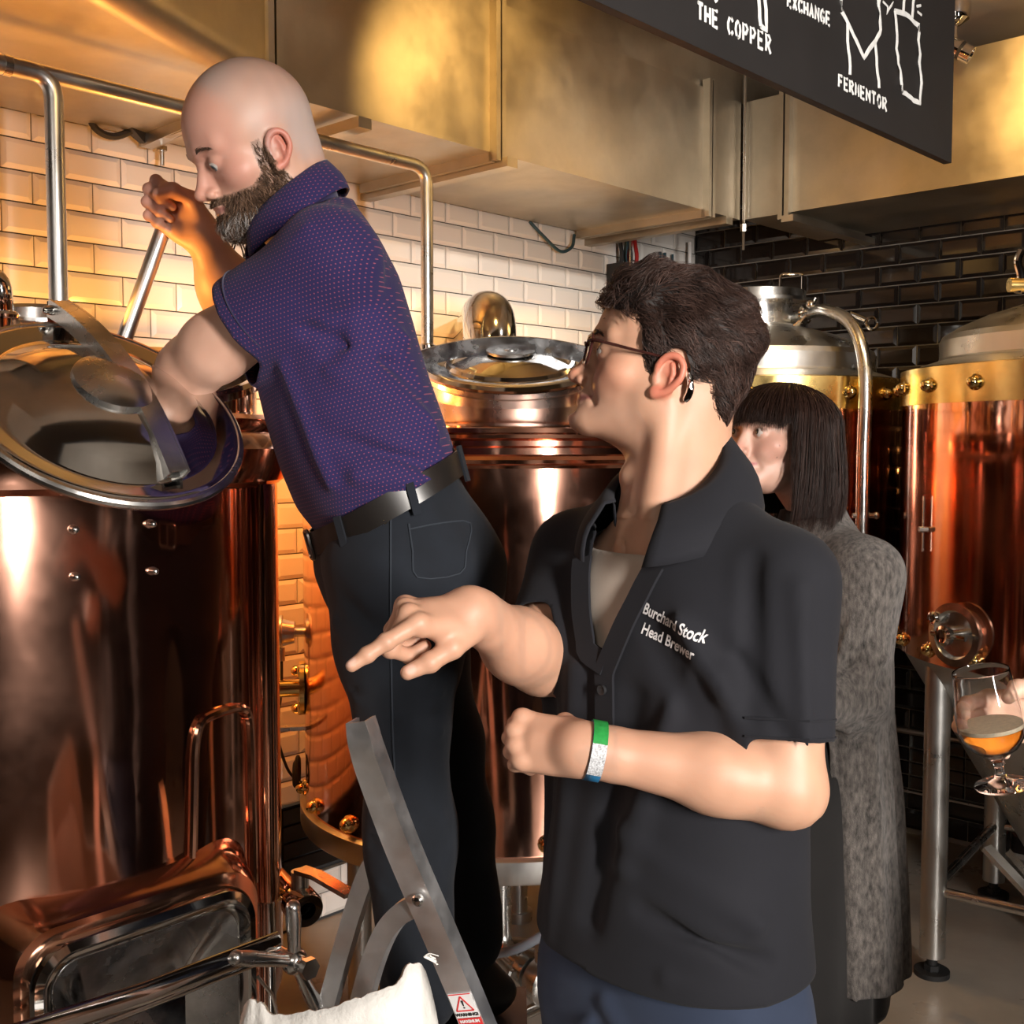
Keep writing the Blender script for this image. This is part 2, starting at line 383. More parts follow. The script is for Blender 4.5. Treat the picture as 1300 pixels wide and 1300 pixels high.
def chalkline(b, pts, r=.0036):
    P = [onb(*p) for p in pts]; Q = [P[0]]
    for p, q in zip(P[:-1], P[1:]):
        L = np.linalg.norm(q-p); k = max(1, int(L/.012))
        for i in range(1, k+1): Q.append(p+(q-p)*i/k + rng.normal(0, .0006, 3)*(i < k))
    b.tube(Q, r, 6, flat=(1, .35), up=tuple(np.cross(bn, Q[-1]-Q[0]+1e-4)))
GL = {'T': [[(0, 1), (1, 1)], [(.5, 1), (.5, 0)]], 'H': [[(0, 1), (0, 0)], [(1, 1), (1, 0)], [(0, .5), (1, .5)]], 'E': [[(.9, 1), (0, 1), (0, 0), (.9, 0)], [(0, .52), (.75, .52)]],
 'C': [[(1, .82), (.7, 1), (.3, .95), (0, .6), (.02, .3), (.35, 0), (.7, .02), (1, .2)]], 'O': [[(.5, 1), (.12, .8), (0, .45), (.2, .1), (.5, 0), (.85, .12), (1, .5), (.85, .85), (.5, 1)]],
 'P': [[(0, 0), (0, 1), (.6, 1), (.95, .78), (.6, .48), (0, .45)]], 'R': [[(0, 0), (0, 1), (.6, 1), (.95, .78), (.6, .5), (0, .48)], [(.35, .48), (1, -.05)]],
 'X': [[(0, 1), (1, 0)], [(1, 1), (0, 0)]], 'A': [[(0, 0), (.5, 1), (1, 0)], [(.2, .38), (.8, .38)]], 'N': [[(0, 0), (0, 1), (1, 0), (1, 1)]],
 'G': [[(1, .85), (.6, 1), (.2, .85), (0, .45), (.25, .05), (.6, 0), (1, .15), (1, .45), (.6, .45)]], 'F': [[(.9, 1), (0, 1), (0, 0)], [(0, .52), (.75, .52)]],
 'M': [[(0, 0), (.1, 1), (.5, .35), (.9, 1), (1, 0)]]}
def word(txt, x0, y0, x1, y1, h, w=.62):      # baseline from (x0,y0) to (x1,y1) in board image points
    b = B(); n = len(txt); d = np.array([x1-x0, y1-y0])/n
    for i, ch in enumerate(txt):
        if ch == ' ': continue
        p = np.array([x0, y0])+d*i
        for st in GL[ch]:
            b = B(); chalkline(b, [p+d*w*a+np.array([0, -h*q+0.0]) for a, q in st], .0030); b.build('letter_stroke', 'chalk', board)
word('THE COPPER', 886, 24, 982, 69, 21)
word('EXCHANGE', 1000, 8, 1056, 34, 16)
word('FERMENTOR', 1065, 110, 1128, 142, 15)
def drawing(lines, r=.0042):
    for l in lines: b = B(); chalkline(b, l, r); b.build('chalk_line', 'chalk', board)
drawing([[(962, -12), (966, 33)], [(966, 33), (973, 38), (971, -12)], [(905, -10), (910, 2)]], .0048)
drawing([[(1068, -12), (1069, 15), (1077, 30), (1097, 73), (1117, 42), (1118, 38), (1115, -14)], [(1076, 30), (1079, 95)], [(1111, 54), (1116, 112)]], .0048)
drawing([[(1136, 14), (1150, 18), (1166, 32), (1168, 88), (1170, 106), (1168, 131), (1146, 117), (1138, 62), (1139, 45), (1136, 14)], [(1147, 15), (1149, -8)], [(1158, 22), (1161, -4)]], .0048)
drawing([[(1121, 2), (1127, 8), (1126, 18), (1134, 2), (1130, -6)], [(1164, 8), (1169, 7)], [(1165, 15), (1170, 19)]], .0026)

# ------------------------------------------------------------------ chrome ceiling spotlight
sp0 = W(1213, 12, 2.75); sp0 = np.array([sp0[0], sp0[1], CEIL])
sl = thing('ceiling_spotlight', sp0, 'small chrome adjustable spotlight on the ceiling beside the chalkboard', 'spotlight')
hitz = lambda px, py, z: (lambda o, d: o+d*(z-o[2])/d[2])(np.array([0, 0, CAM_H]), W(px, py, 1.)-np.array([0, 0, CAM_H]))
pc = hitz(1213, 14, CEIL-.02)
b = B(); b.lathe([(.045, .025), (.045, .0), (.04, -.022), (.016, -.038), (.001, -.04)], (pc[0], pc[1], CEIL-.025), n=28); b.build('mount', 'chrome', sl)
pa = np.array([pc[0], pc[1], CEIL-.06]); pk = pa+np.array([0, 0, -.055])
b = B(); b.cyl(pa, pk, .007, 10); b.sphere(pk, .012); b.build('stem', 'chrome', sl)
dv = W(1232, 78, 2.75)-W(1205, 58, 2.75); dv = dv/np.linalg.norm(dv); dv = dv+np.array([0, -.35, 0]); dv /= np.linalg.norm(dv)
pk2 = pk+np.array([0, 0, -.012])
b = B(); b.lathe([(.012, -.055), (.024, -.045), (.026, 0), (.026, .055), (.022, .055), (.020, .045), (.001, .03)], pk2, dv, 28, caps=False); b.build('lamp_head', 'chrome', sl)
b = B(); b.lathe([(.0275, -.004), (.0275, .006)], pk2+dv*.02, dv, 28); b.build('ring', 'black_plastic', sl)
LIDC = (132.5, 523.3); LIDAX = (176., 100.5); LIDMIN = (.337, .941)
# ------------------------------------------------------------------ helpers on cylinders
def hit_cyl(px, py, Cxy, Rr, side=-1):
    o = np.array([0, 0, CAM_H]); d = W(px, py, 1.)-o; e = o[:2]-np.array(Cxy)
    a = d[:2]@d[:2]; b = 2*e@d[:2]; c = e@e-Rr*Rr; q = b*b-4*a*c
    t = (-b+side*math.sqrt(max(q, 0)))/(2*a); return o+d*t
def radial(P, Cxy):
    v = np.array([P[0]-Cxy[0], P[1]-Cxy[1], 0]); return v/np.linalg.norm(v)
def dome_bolt(b, p, nrm, r=.017):
    b.lathe([(r*1.25, -.004), (r*1.25, .003), (r, .006), (r*.98, .008+r*.3), (r*.7, .008+r*.75), (r*.3, .008+r*.97), (.0005, .008+r)], p, nrm, 14)
def bolt_ring(th, Cxy, Rr, z, n, a0, m, name='bolt', only=None, r=.017):
    src = None
    for k in range(n):
        a = a0+k*2*PI/n
        nrm = np.array([math.cos(a), math.sin(a), 0]); p = np.array([Cxy[0]+Rr*nrm[0], Cxy[1]+Rr*nrm[1], z])
        if src is None:
            b = B(); dome_bolt(b, (0, 0, 0), (1, 0, 0), r); src = b.build(name, m, th); 
            me = src.data; off = ORIG[th.name]
            for v in me.vertices: v.co = v.co + Vector(off)
            o = src
        else: o = inst(src, name, th)
        o.location = p-ORIG[th.name]; o.rotation_euler = (0, 0, a)

# ------------------------------------------------------------------ middle copper kettle
MC = np.array([-.02, 3.0]); MR = .53
mk = thing('brewing_kettle', (MC[0], MC[1], .0), 'middle copper kettle with a round steel hatch, between the two men', 'kettle')
mo = (MC[0], MC[1], 0)
b = B(); b.lathe([(MR-.02, .556), (MR, .552), (MR, 1.425), (MR+.004, 1.432), (MR+.016, 1.436), (MR+.020, 1.444), (MR+.014, 1.452), (MR+.006, 1.456), (MR+.006, 1.470), (MR+.014, 1.475), (MR+.014, 1.486), (MR+.004, 1.492),
   (MR+.002, 1.500), (MR+.010, 1.504), (MR+.008, 1.514), (MR-.010, 1.520), (MR-.06, 1.531), (MR-.2, 1.575), (.15, 1.645), (.02, 1.67), (.001, 1.67)], mo, n=96, caps=False)
b.build('copper_body', 'copper', mk, ang=25)
b = B(); b.lathe([(.05, .47), (MR-.03, .495), (MR+.012, .495), (MR+.014, .5), (MR+.014, .548), (MR+.008, .553), (MR-.02, .556)], mo, n=96); b.build('base_ring', 'steel_brushed', mk)
bolt_ring(mk, MC, MR+.001, .583, 20, -PI/2+math.radians(-7.3), 'brass_polished')
b = B()
for a in (math.radians(-60), math.radians(215), math.radians(85)):
    x, y = MC[0]+.44*math.cos(a), MC[1]+.44*math.sin(a)
    bb = B(); bb.cyl((x, y, .03), (x, y, .50), .03); bb.cyl((x, y, 0), (x, y, .03), .045); bb.build('leg', 'steel_brushed', mk)
# hatch tilted to the front
hx = np.array([.02, -1, 0]); hx /= np.linalg.norm(hx); tl = math.radians(19)
ha = hx*math.sin(tl)+ZV*math.cos(tl); hc = W(648, 470, 2.80); side = np.cross(ZV, hx); side /= np.linalg.norm(side)
b = B(); b.lathe([(.199, -.16), (.199, -.02), (.206, -.018), (.214, -.012), (.214, 0), (.19, 0), (.19, -.14)], hc, ha, 72, caps=False); b.build('hatch_neck', 'steel', mk)
b = B(); b.lathe([(.190, -.006), (.216, .002), (.219, .009), (.213, .017), (.196, .020), (.172, .016), (.163, .016), (.158, .024), (.150, .027), (.144, .020), (.10, .036), (.05, .044), (.001, .046)], hc, ha, 72); hl = b.build('hatch_lid', 'steel_polished', mk)
arc = [hc+side*x+ha*(.030+.034*(1-(x/.215)**2)) for x in np.linspace(-.215, .215, 21)]
b = B(); b.strip(arc, .042, .008, ha); b.build('clamp_bar', 'steel_marbled', mk)
b = B(); b.cyl(hc+ha*.03, hc+ha*.055, .018, 16); b.lathe([(.001, .0), (.06, .002), (.06, .008), (.001, .01)], hc+ha*.044, ha, 32); b.build('clamp_screw', 'steel', mk)
for q in (-1, 1):
    b = B(); p = hc+side*q*.226; b.box(p-ha*.01, (.03, .03, .07), frame(ha, side)); b.cyl(p+ha*.02-hx*.03, p+ha*.02+hx*.03, .009, 12); b.build('hinge', 'steel', mk)
nz_ = lambda v: v/np.linalg.norm(v)
# vapour elbow to the wall
vp = W(622, 425, 3.25); vt = np.dot(vp[:2]-np.array([CX, CY]), NV[:2])
p0 = np.array([vp[0], vp[1], 1.58]); p1 = np.array([vp[0], vp[1], 1.855]); vdir = nz_(np.array([-.10, .99, 0])); p2 = p1+vdir*((vt-.012)/abs(np.dot(vdir, NV)))
b = B(); b.tube(bend([p0, p1, p2], .12, 10), .077, 28); ve = b.build('vapour_pipe', 'steel_polished', mk, label='wide polished steel vapour elbow behind the hatch')
b = B(); b.cyl(p0+ZV*.02, p0+ZV*.035, .095, 28); b.build('pipe_flange', 'steel', mk)
# left side fittings
def side_pt(px, py, off=0.0):
    a = math.pi-math.asin(min(1, MR/1.0)) ; P = hit_cyl(px, py, MC, MR+off); return P
lt = np.array([-.93, -.37, 0]); lt /= np.linalg.norm(lt)
def onM(adeg, z, r=MR): a = math.radians(adeg); return np.array([MC[0]+r*math.cos(a), MC[1]+r*math.sin(a), z])
gz = 1.475-.58*1.0
b = B(); q = onM(186, .985); d = radial(q, MC); b.cyl(q-d*.01, q+d*.03, .012, 14); b.cyl(q+d*.025, q+d*.055, .028, 20, .036); b.lathe([(.036, 0), (.046, .002), (.046, .018), (.036, .024), (.001, .026)], q+d*.055, d, 24); b.cyl(q+d*.06-ZV*.04, q+d*.06-ZV*.075, .009, 12)
b.build('temperature_sensor', 'steel_brushed', mk, label='round capped temperature sensor on the left side')
b = B(); b.tube(spline([q+d*.06-ZV*.075, q+d*.062-ZV*.16, q+d*.075-ZV*.26, q+d*.05-ZV*.36, q+d*.02-ZV*.4], 5), .004, 6); b.build('sensor_cable', 'black_rubber', mk)
b = B(); q2 = onM(190, .845); d2 = radial(q2, MC); b.cyl(q2-d2*.01, q2+d2*.20, .023, 20); b.cyl(q2, q2+d2*.012, .07, 28); b.build('side_outlet', 'brass', mk)
for dz in (-.055, .055):
    b = B(); dome_bolt(b, q2+d2*.012+ZV*dz*.9+np.cross(ZV, d2)*.02, d2, .014); b.build('bolt', 'brass_polished', mk)
b = B(); q3 = onM(192, .755); d3 = radial(q3, MC); b.box(q3+d3*.10+ZV*-.01, (.22, .028, .010), np.stack([d3, np.cross(ZV, d3), ZV], 1)); b.build('bracket', 'steel', mk)
b = B(); b.torus(onM(188, .62, MR+.02), d, .036, .006, 24, 6); b.torus(onM(188, .612, MR+.026), d, .030, .006, 24, 6); b.build('cable_coil', 'black_rubber', mk)
# drain under the kettle
dr = thing('drain_pipe', (MC[0], MC[1], .0), 'steel drain pipe with a clamp valve under the middle copper kettle', 'pipe')
D0 = W(637, 1118, 2.72); D1 = W(637, 1203, 2.72); D2 = W(672, 1233, 2.62); D3 = W(715, 1262, 2.52)
b = B(); b.tube(bend([np.r_[D0[:2], .50], D1, D2, D3], .05, 6), .024, 20); b.build('pipe', 'steel', dr)
dd_ = (D3-D2)/np.linalg.norm(D3-D2)
b = B(); b.lathe([(.026, -.02), (.044, -.016), (.046, 0), (.044, .016), (.026, .02)], D2+dd_*.0, dd_, 24); b.build('clamp', 'steel', dr)
b = B(); b.lathe([(.03, 0), (.05, .004), (.055, .03), (.055, .05), (.048, .056), (.03, .06)], D2+dd_*.03, dd_, 28); b.cyl(D2+dd_*.055, D2+dd_*.055+ZV*.1, .022, 14); b.build('valve_body', 'steel_brushed', dr)
b = B(); w0 = D2-dd_*.0; b.strip(spline([w0+np.array([-.045, -.02, .01]), w0+np.array([-.055, -.03, -.02]), w0+np.array([-.04, -.04, -.05]), w0+np.array([-.01, -.04, -.06])], 4), .02, .006, (0, -1, .2)); b.build('wing_nut', 'steel', dr)
b = B(); b.tube([W(650, 1196, 2.75), W(760, 1209, 2.6)], .014, 12); b.build('cross_pipe', 'steel', dr)
b = B(); b.tube([W(600, 1318, 2.4), W(760, 1243, 2.7)], .014, 12); b.build('cross_pipe', 'steel', dr)
hs = W(632, 1212, 2.5)
b = B(); b.tube(spline([W(630, 1211, 2.6), W(660, 1203, 2.5), W(700, 1180, 2.45), W(740, 1150, 2.45), W(790, 1130, 2.5), W(800, 1180, 2.7), np.array([.32, 2.9, .02])], 8), .011, 12)
hose = b.build('hose', mat('hose_grey', (.20, .22, .26), 0, .35), None, label='grey ribbed hose lying across the drain pipe', cat='hose')

# ------------------------------------------------------------------ left copper kettle
KC = np.array([-.958, 2.0]); KR = .53
kk = thing('brewing_kettle', (KC[0], KC[1], 0), 'large copper kettle at the left edge with its round lid hanging open', 'kettle')
ko = (KC[0], KC[1], 0)
b = B(); b.lathe([(.3, .46), (KR-.02, .47), (KR, .48), (KR, 1.405), (KR+.012, 1.415), (KR+.020, 1.440), (KR+.024, 1.47), (KR+.014, 1.490), (KR+.006, 1.498), (KR+.010, 1.506), (KR+.012, 1.520), (KR+.002, 1.528), (KR-.04, 1.535), (KR-.2, 1.572), (.15, 1.62), (.001, 1.64)], ko, n=128, caps=False)
b.build('copper_body', 'copper', kk, ang=25)
b = B(); b.lathe([(KR-.06, .0), (KR-.06, .46), (KR-.03, .475)], ko, n=64); b.build('skirt', 'steel_brushed', kk)
for px, py in ((93, 672), (190, 665), (95, 732), (193, 725)):
    p = hit_cyl(px, py, KC, KR); b = B(); dome_bolt(b, p, radial(p, KC), .0055); b.build('screw', 'steel', kk)
# raised copper arch on the body
pts = [hit_cyl(x, y, KC, KR+.004) for x, y in ((243, 1130), (245, 1050), (246, 990), (248, 945), (255, 918), (272, 907), (300, 899), (314, 905), (318, 940), (319, 1000), (321, 1060), (322, 1120))]
b = B(); b.tube(spline(pts, 4), .008, 10); b.build('raised_arch', 'copper_trim', kk)
# copper pipe cover at the right edge
a = math.atan2(*(W(344, 800, 1.)[[1, 0]])) ; tp = hit_cyl(341, 900, KC, KR+.012, -1)
if True:
    ang_t = math.atan2(tp[1]-KC[1], tp[0]-KC[0]); cp = np.array([KC[0]+(KR+.006)*math.cos(ang_t), KC[1]+(KR+.006)*math.sin(ang_t), 0])
    b = B(); b.tube([cp+ZV*1.41, cp+ZV*.70, cp+ZV*.685, cp+ZV*.678], [.021, .021, .019, .010], 18); b.build('pipe_cover', 'copper_trim', kk)
    b = B(); b.tube([cp+ZV*.69, cp+ZV*.20], .013, 14); b.build('steel_pipe', 'steel_polished', kk)
# hatch neck on the dome and the open lid
nc = W(178, 472, 1.98); nax = np.array([.25, -1, 0]); nax /= np.linalg.norm(nax); na = nax*math.sin(math.radians(16))+ZV*math.cos(math.radians(16))
b = B(); b.lathe([(.199, -.12), (.199, -.02), (.212, -.014), (.212, -.002), (.205, .004), (.188, .0), (.186, -.10)], nc, na, 72, caps=False); b.build('hatch_neck', 'steel_polished', kk)
b = B(); b.lathe([(.001, -.05), (.186, -.06)], nc, na, 48, caps=False); b.build('mash_surface', mat('mash', (.20, .12, .05), 0, .5, noise=(40, .5)), kk)
LC = W(LIDC[0], LIDC[1], 1.56); LR = LIDAX[0]*1.56/F_PX
vd = np.array([0, 0, CAM_H])-LC; vd /= np.linalg.norm(vd)
rgt = np.cross(ZV, vd); rgt /= np.linalg.norm(rgt); rgt = -rgt if rgt[0] < 0 else rgt; upv = np.cross(vd, rgt); upv = upv if upv[2] > 0 else -upv
mnr = rgt*LIDMIN[0]+upv*LIDMIN[1]; th_ = math.acos(LIDAX[1]/LIDAX[0])
LN = vd*math.cos(th_)+mnr*math.sin(th_); LMJ = np.cross(LN, vd); LMJ /= np.linalg.norm(LMJ)
lid = B(); lid.lathe([(LR-.03, -.010), (LR-.004, -.008), (LR, 0), (LR-.004, .008), (LR-.012, .010), (LR-.034, .004), (LR-.040, .006), (LR-.060, .022), (LR-.10, .040), (LR-.15, .050), (.001, .053)], LC, LN, 96); lo = lid.build('open_lid', 'steel_polished', kk, ang=50, label='open round polished steel lid leaning over the front')
b = B(); b.torus(LC+LN*.002, LN, LR-.002, .0075, 96, 10); b.build('lid_rim', 'steel', kk)
ha0, ha1 = hit_plane(76, 384, LC+LN*.03, LN), hit_plane(226, 598, LC+LN*.022, LN)
mid = (ha0+ha1)/2; dirb = ha1-ha0
arc = [ha0+dirb*t+LN*(.034*4*t*(1-t)) for t in np.linspace(0, 1, 17)]
acr = np.cross(LN, dirb); acr /= np.linalg.norm(acr)
b = B()
b.strip(arc, .030, .006, acr)
for q in (-1, 1): b.strip([p-LN*.010+acr*q*.014 for p in arc], .004, .026, acr)
b.build('clamp_bar', 'steel', kk, label='arched steel clamp bar across the open lid')
for t in (.03, .44):
    p = ha0+dirb*t+LN*(.034*4*t*(1-t))
    for q in (1,):
        b = B(); dome_bolt(b, p-LN*.010-acr*q*.016, -acr*q, .006); b.build('screw', 'steel_polished', kk)
b = B(); b.lathe([(.058, 0), (.056, .010), (.040, .016), (.014, .020), (.001, .021)], LC+LN*.045, LN, 32); b.build('clamp_screw', 'steel', kk)
hb = nc-side*.0
b = B(); b.bar(ha0-LN*.01, nc-na*.02+np.array([-.16, .05, 0]), .03, .02); b.build('hinge_arm', 'steel', kk)
# second smaller neck behind, at the left
c2 = W(47, 398, 2.15); b = B(); b.lathe([(.075, -.12), (.078, -.03), (.088, 0), (.086, .006), (.080, .0), (.07, -.1)], c2, (.1, -.25, 1), 40, caps=False); b.build('filler_neck', 'steel', kk)
b = B(); b.tube(bend([W(-30, 352, 2.0), W(-4, 352, 2.0), W(2, 372, 2.0), W(3, 440, 2.05)], .03, 6), .019, 16); b.torus(W(3, 400, 2.02), (0, 0, 1), .022, .007, 24, 8); b.build('side_elbow', 'steel_polished', kk)

# rectangular door of the left kettle, facing the room
DT = .717+KR+.055
DPl = lambda px, py, t=DT: hit_plane(px, py, R(0, t, 0), NV)
tr, tl_, br = DPl(322, 1120), DPl(34, 1200), DPl(335, 1300)
dwid = float(np.dot(tl_-tr, MV)); dtop = float((tr[2]+tl_[2])/2)
dw_, dh_ = dwid, .36
Dc = tr+MV*dw_/2; Dc[2] = dtop-dh_/2
MD = np.stack([-MV, ZV, NV], 1)
MD[:, 0] = -MV
def rring(b, loops):    # loops: list of (w,h,r,depth) joined
    m = len(rrect(1, 1, .1, 8)); vs = []
    for w, h, r, dpt in loops:
        vs += [Dc+MD[:, 0]*x+MD[:, 1]*y+NV*dpt for x, y in rrect(w, h, r, 8)]
    f = [(i*m+j, i*m+(j+1) % m, (i+1)*m+(j+1) % m, (i+1)*m+j) for i in range(len(loops)-1) for j in range(m)]
    b.add(vs, f); return m
b = B(); rring(b, [(dw_+.16, dh_+.16, .10, -.20), (dw_+.12, dh_+.12, .09, -.11), (dw_+.075, dh_+.075, .08, -.065), (dw_+.055, dh_+.055, .07, -.03), (dw_+.03, dh_+.03, .06, -.012), (dw_-.05, dh_-.05, .05, -.012)]); b.build('door_collar', 'copper_trim', kk, label='flared copper collar around the lower door')
dor = B(); m = rring(dor, [(dw_-.002, dh_-.002, .06, -.015), (dw_, dh_, .06, 0), (dw_-.008, dh_-.008, .058, .010), (dw_-.03, dh_-.03, .05, .013), (dw_-.045, dh_-.045, .045, .006), (dw_-.065, dh_-.065, .04, .004)])
door = dor.build('door', 'steel_polished', kk, label='rectangular steel door with rounded corners')
b = B(); m = rring(b, [(dw_-.062, dh_-.062, .04, .005), (dw_-.075, dh_-.075, .035, -.004), (dw_*.46, dh_*.25, .01, -.045)]); b.add([Dc+MD[:, 0]*x+MD[:, 1]*y-NV*.045 for x, y in rrect(dw_*.46, dh_*.25, .01, 8)], [tuple(range(m))])
b.build('door_panel', 'steel_marbled', door)
ba, bb_ = DPl(-40, 1335, DT+.06), DPl(352, 1196, DT+.06)
b = B(); b.tube([ba, ba+(bb_-ba)*.5+NV*.012, bb_], .017, 16, flat=(1, .6), up=(0, 0, 1)); b.tube([ba-ZV*.032-NV*.01, bb_-ZV*.020-NV*.01], .010, 12); b.build('door_bar', 'steel_polished', kk)
hub = DPl(374, 1220, DT+.075)
b = B(); b.sphere(hub, .021, 16, 10); b.cyl(hub-NV*.05, hub+NV*.04, .012, 16); b.cyl(hub+NV*.03, hub+NV*.042, .017, 6)
b.build('hand_nut', 'steel', kk)
for (x, y) in ((372, 1152), (402, 1278), (300, 1216)):
    e = DPl(x, y, DT+.075); b = B(); b.tube([hub, hub+(e-hub)*.3, hub+(e-hub)*.8, e], [.011, .010, .0125, .011], 14); b.sphere(e, .0118, 12, 8); b.build('nut_arm', 'steel', kk)
b = B(); b.tube([DPl(327, 1240, DT+.02), DPl(345, 1262, DT+.02), DPl(356, 1300, DT+.02)], .003, 6); b.build('retaining_wire', 'steel', kk)

# outlet valve of the left kettle
vv = thing('butterfly_valve', W(375, 1190, 1.98), 'small steel outlet valve with a flat lever handle, low beside the left kettle', 'valve')
v0 = W(384, 1150, 1.98); ax = np.array([.55, -.83, -.1]); ax /= np.linalg.norm(ax)
b = B(); b.lathe([(.016, .022), (.030, .022), (.033, .015), (.033, -.02), (.024, -.03), (.020, -.06), (.020, -.15)], v0, ax, 28, caps=False); b.build('valve_body', 'steel_polished', vv)
b = B(); b.lathe([(.001, -.02), (.016, -.018), (.016, .0)], v0, ax, 20, caps=False); b.build('bore', 'black_rubber', vv)
b = B(); b.cyl(v0+ZV*.02-ax*.01, v0+ZV*.06-ax*.01, .016, 16); b.strip([v0+ZV*.062-ax*.01, v0+ZV*.064+np.array([.03, -.02, 0]), v0+ZV*.045+np.array([.095, -.06, 0])], .030, .008, (.3, 1, 0)); b.build('lever', 'steel', vv)
b = B(); b.sphere(v0-ax*.05+np.array([-.035, 0, 0]), .018); b.cyl(v0-ax*.05, v0-ax*.05+np.array([-.06, 0, 0]), .012); b.build('union', 'brass_polished', vv)
b = B(); b.tube([v0-ax*.15, v0-ax*.25, v0-ax*.3+ZV*.02, v0-ax*.34+ZV*.1], .018, 14); b.build('pipe', 'steel_polished', vv)

# ------------------------------------------------------------------ overhead cleaning pipe
cp_ = thing('cleaning_pipe', R(2.6, .563, 2.21), 'polished steel pipe running below the duct and dropping to both kettles', 'pipe')
zt, tt = 2.205, .563; s1, s2 = 3.08, 2.08
b = B(); b.tube(bend([R(4.6, tt, zt+.005), R(s2, tt, zt), R(s2, tt, 1.60)], .05, 8), .0165, 18); b.build('main_pipe', 'steel_brushed', cp_)
b = B(); b.tube(bend([R(s1+.10, tt, zt), R(s1, tt, zt+.002), R(s1, tt, 1.55)], .05, 8), .0185, 18); b.build('drop_pipe', 'steel_brushed', cp_)
b = B(); b.cyl(R(s1+.085, tt, zt), R(s1+.10, tt, zt), .0205, 18); b.build('weld_collar', 'steel', cp_)
b = B(); b.cyl(R(s1+.10, tt, zt), R(4.6, tt, zt), .0195, 18); b.build('feed_pipe', 'steel_brushed', cp_)
e = R(s2, tt, 1.66); b = B(); b.lathe([(.018, -.09), (.018, -.01), (.028, -.006), (.030, .0), (.028, .006), (.018, .01), (.018, .06), (.026, .062), (.026, .08), (.016, .085)], e, (0, 0, 1), 20, caps=False); b.sphere(e+ZV*.03+np.array([-.025, -.01, .02]), .022)
b.build('clamp_union', 'steel_polished', cp_)
b = B(); w = e+np.array([.03, -.02, -.01]); b.tube([w, w+np.array([.05, -.02, .005]), w+np.array([.085, -.03, .018])], [.010, .008, .006], 10); b.sphere(w+np.array([.055, -.02, .012]), .012); b.build('wing_nut', 'steel', cp_)
b = B(); b.tube([R(3.5, .10, 1.70), R(2.45, .10, 1.70)], .014, 14); b.tube([R(3.5, .10, 1.655), R(2.45, .10, 1.655)], .012, 14)
pw = b.build('wall_pipe', 'brass', None, label='pair of thin warm-lit pipes along the white wall behind the left kettle', cat='pipe')

# ------------------------------------------------------------------ fermenters
def fermenter(C, Rr, label, a0, legs, bolt_a0b):
    th = thing('fermenter', (C[0], C[1], 0), label, 'fermenter', 'copper fermenters along the black tiled wall'); o = (C[0], C[1], 0)
    b = B(); b.lathe([(Rr-.01, .885), (Rr, .89), (Rr, 1.60), (Rr-.01, 1.605)], o, n=96, caps=False); b.build('copper_jacket', 'copper', th)
    b = B(); b.lathe([(Rr-.01, 1.588), (Rr+.006, 1.588), (Rr+.006, 1.686), (Rr-.004, 1.690), (Rr-.02, 1.690)], o, n=96, caps=False); b.build('brass_band', 'brass', th)
    b = B(); b.lathe([(Rr-.01, 1.688), (Rr-.05, 1.702), (Rr-.095, 1.716), (Rr-.098, 1.722), (Rr-.098, 1.770), (Rr-.106, 1.786), (Rr-.15, 1.812), (Rr-.22, 1.842), (Rr-.30, 1.866), (.13, 1.886), (.01, 1.89)], o, n=96, caps=False); b.build('dome', 'steel_brushed', th, ang=20)
    b = B(); b.lathe([(.122, 1.87), (.122, 1.955), (.19, 1.957), (.19, 1.968), (.165, 1.97), (.165, 1.998), (.15, 2.002), (.001, 2.006)], o, n=64, caps=False); b.build('top_cap', 'steel', th)
    b = B(); h0 = np.array([C[0]+.07, C[1]-.05, 2.0]); b.tube(bend([h0, h0+ZV*.055, h0+ZV*.055+np.array([.075, 0, 0]), h0+np.array([.075, 0, 0])], .012, 4), .0045, 8); b.build('handle', 'steel_polished', th)
    k = .62; zc = .885-(Rr-.06)/k
    b = B(); b.lathe([(.05, max(zc-.05, .10)), (.055, max(zc, .12)), (Rr-.012, .885), (Rr, .895)], o, n=96, caps=False); b.build('cone', 'steel_brushed', th)
    b = B(); b.cyl((C[0], C[1], max(zc-.02, .1)), (C[0], C[1], max(zc-.03, .09)), .07, 24); b.build('bottom_outlet', 'steel', th)
    bolt_ring(th, C, Rr+.006, 1.637, 20, a0, 'brass_polished')
    bolt_ring(th, C, Rr, .925, 20, bolt_a0b, 'brass_polished')
    feet = []
    for k_ in range(4):
        a = legs+k_*PI/2; p = np.array([C[0]+(Rr-.055)*math.cos(a), C[1]+(Rr-.055)*math.sin(a), 0]); feet.append(p)
        b = B(); b.cyl(p+ZV*.055, p+ZV*.94, .0345, 24); lg = b.build('leg', 'steel_brushed', th)
        b = B(); b.cyl(p+ZV*.0, p+ZV*.014, .048, 24); b.cyl(p+ZV*.014, p+ZV*.03, .022, 6); b.cyl(p+ZV*.025, p+ZV*.057, .014, 12); b.build('levelling_foot', 'black_rubber', lg)
    for k_ in range(4):
        p, q = feet[k_], feet[(k_+1) % 4]; b = B(); b.tube([p+ZV*.24, q+ZV*.24], .014, 12); b.build('cross_rail', 'steel', th)
    return th
F1 = np.array([.838, 3.90]); F1R = .495
F2 = np.array([1.649, 3.14]); F2R = .535
def cam_ang(C): return math.atan2(-C[1], -C[0])
f1 = fermenter(F1, F1R, 'copper fermenter in the corner, behind the woman, with a curved pipe beside it', cam_ang(F1)+math.radians(-2), math.radians(30), cam_ang(F1))
f2 = fermenter(F2, F2R, 'copper fermenter at the right edge with a round port and steel cone on legs', cam_ang(F2)-math.radians(33), math.atan2(-.07, -.473), cam_ang(F2)-math.radians(67))
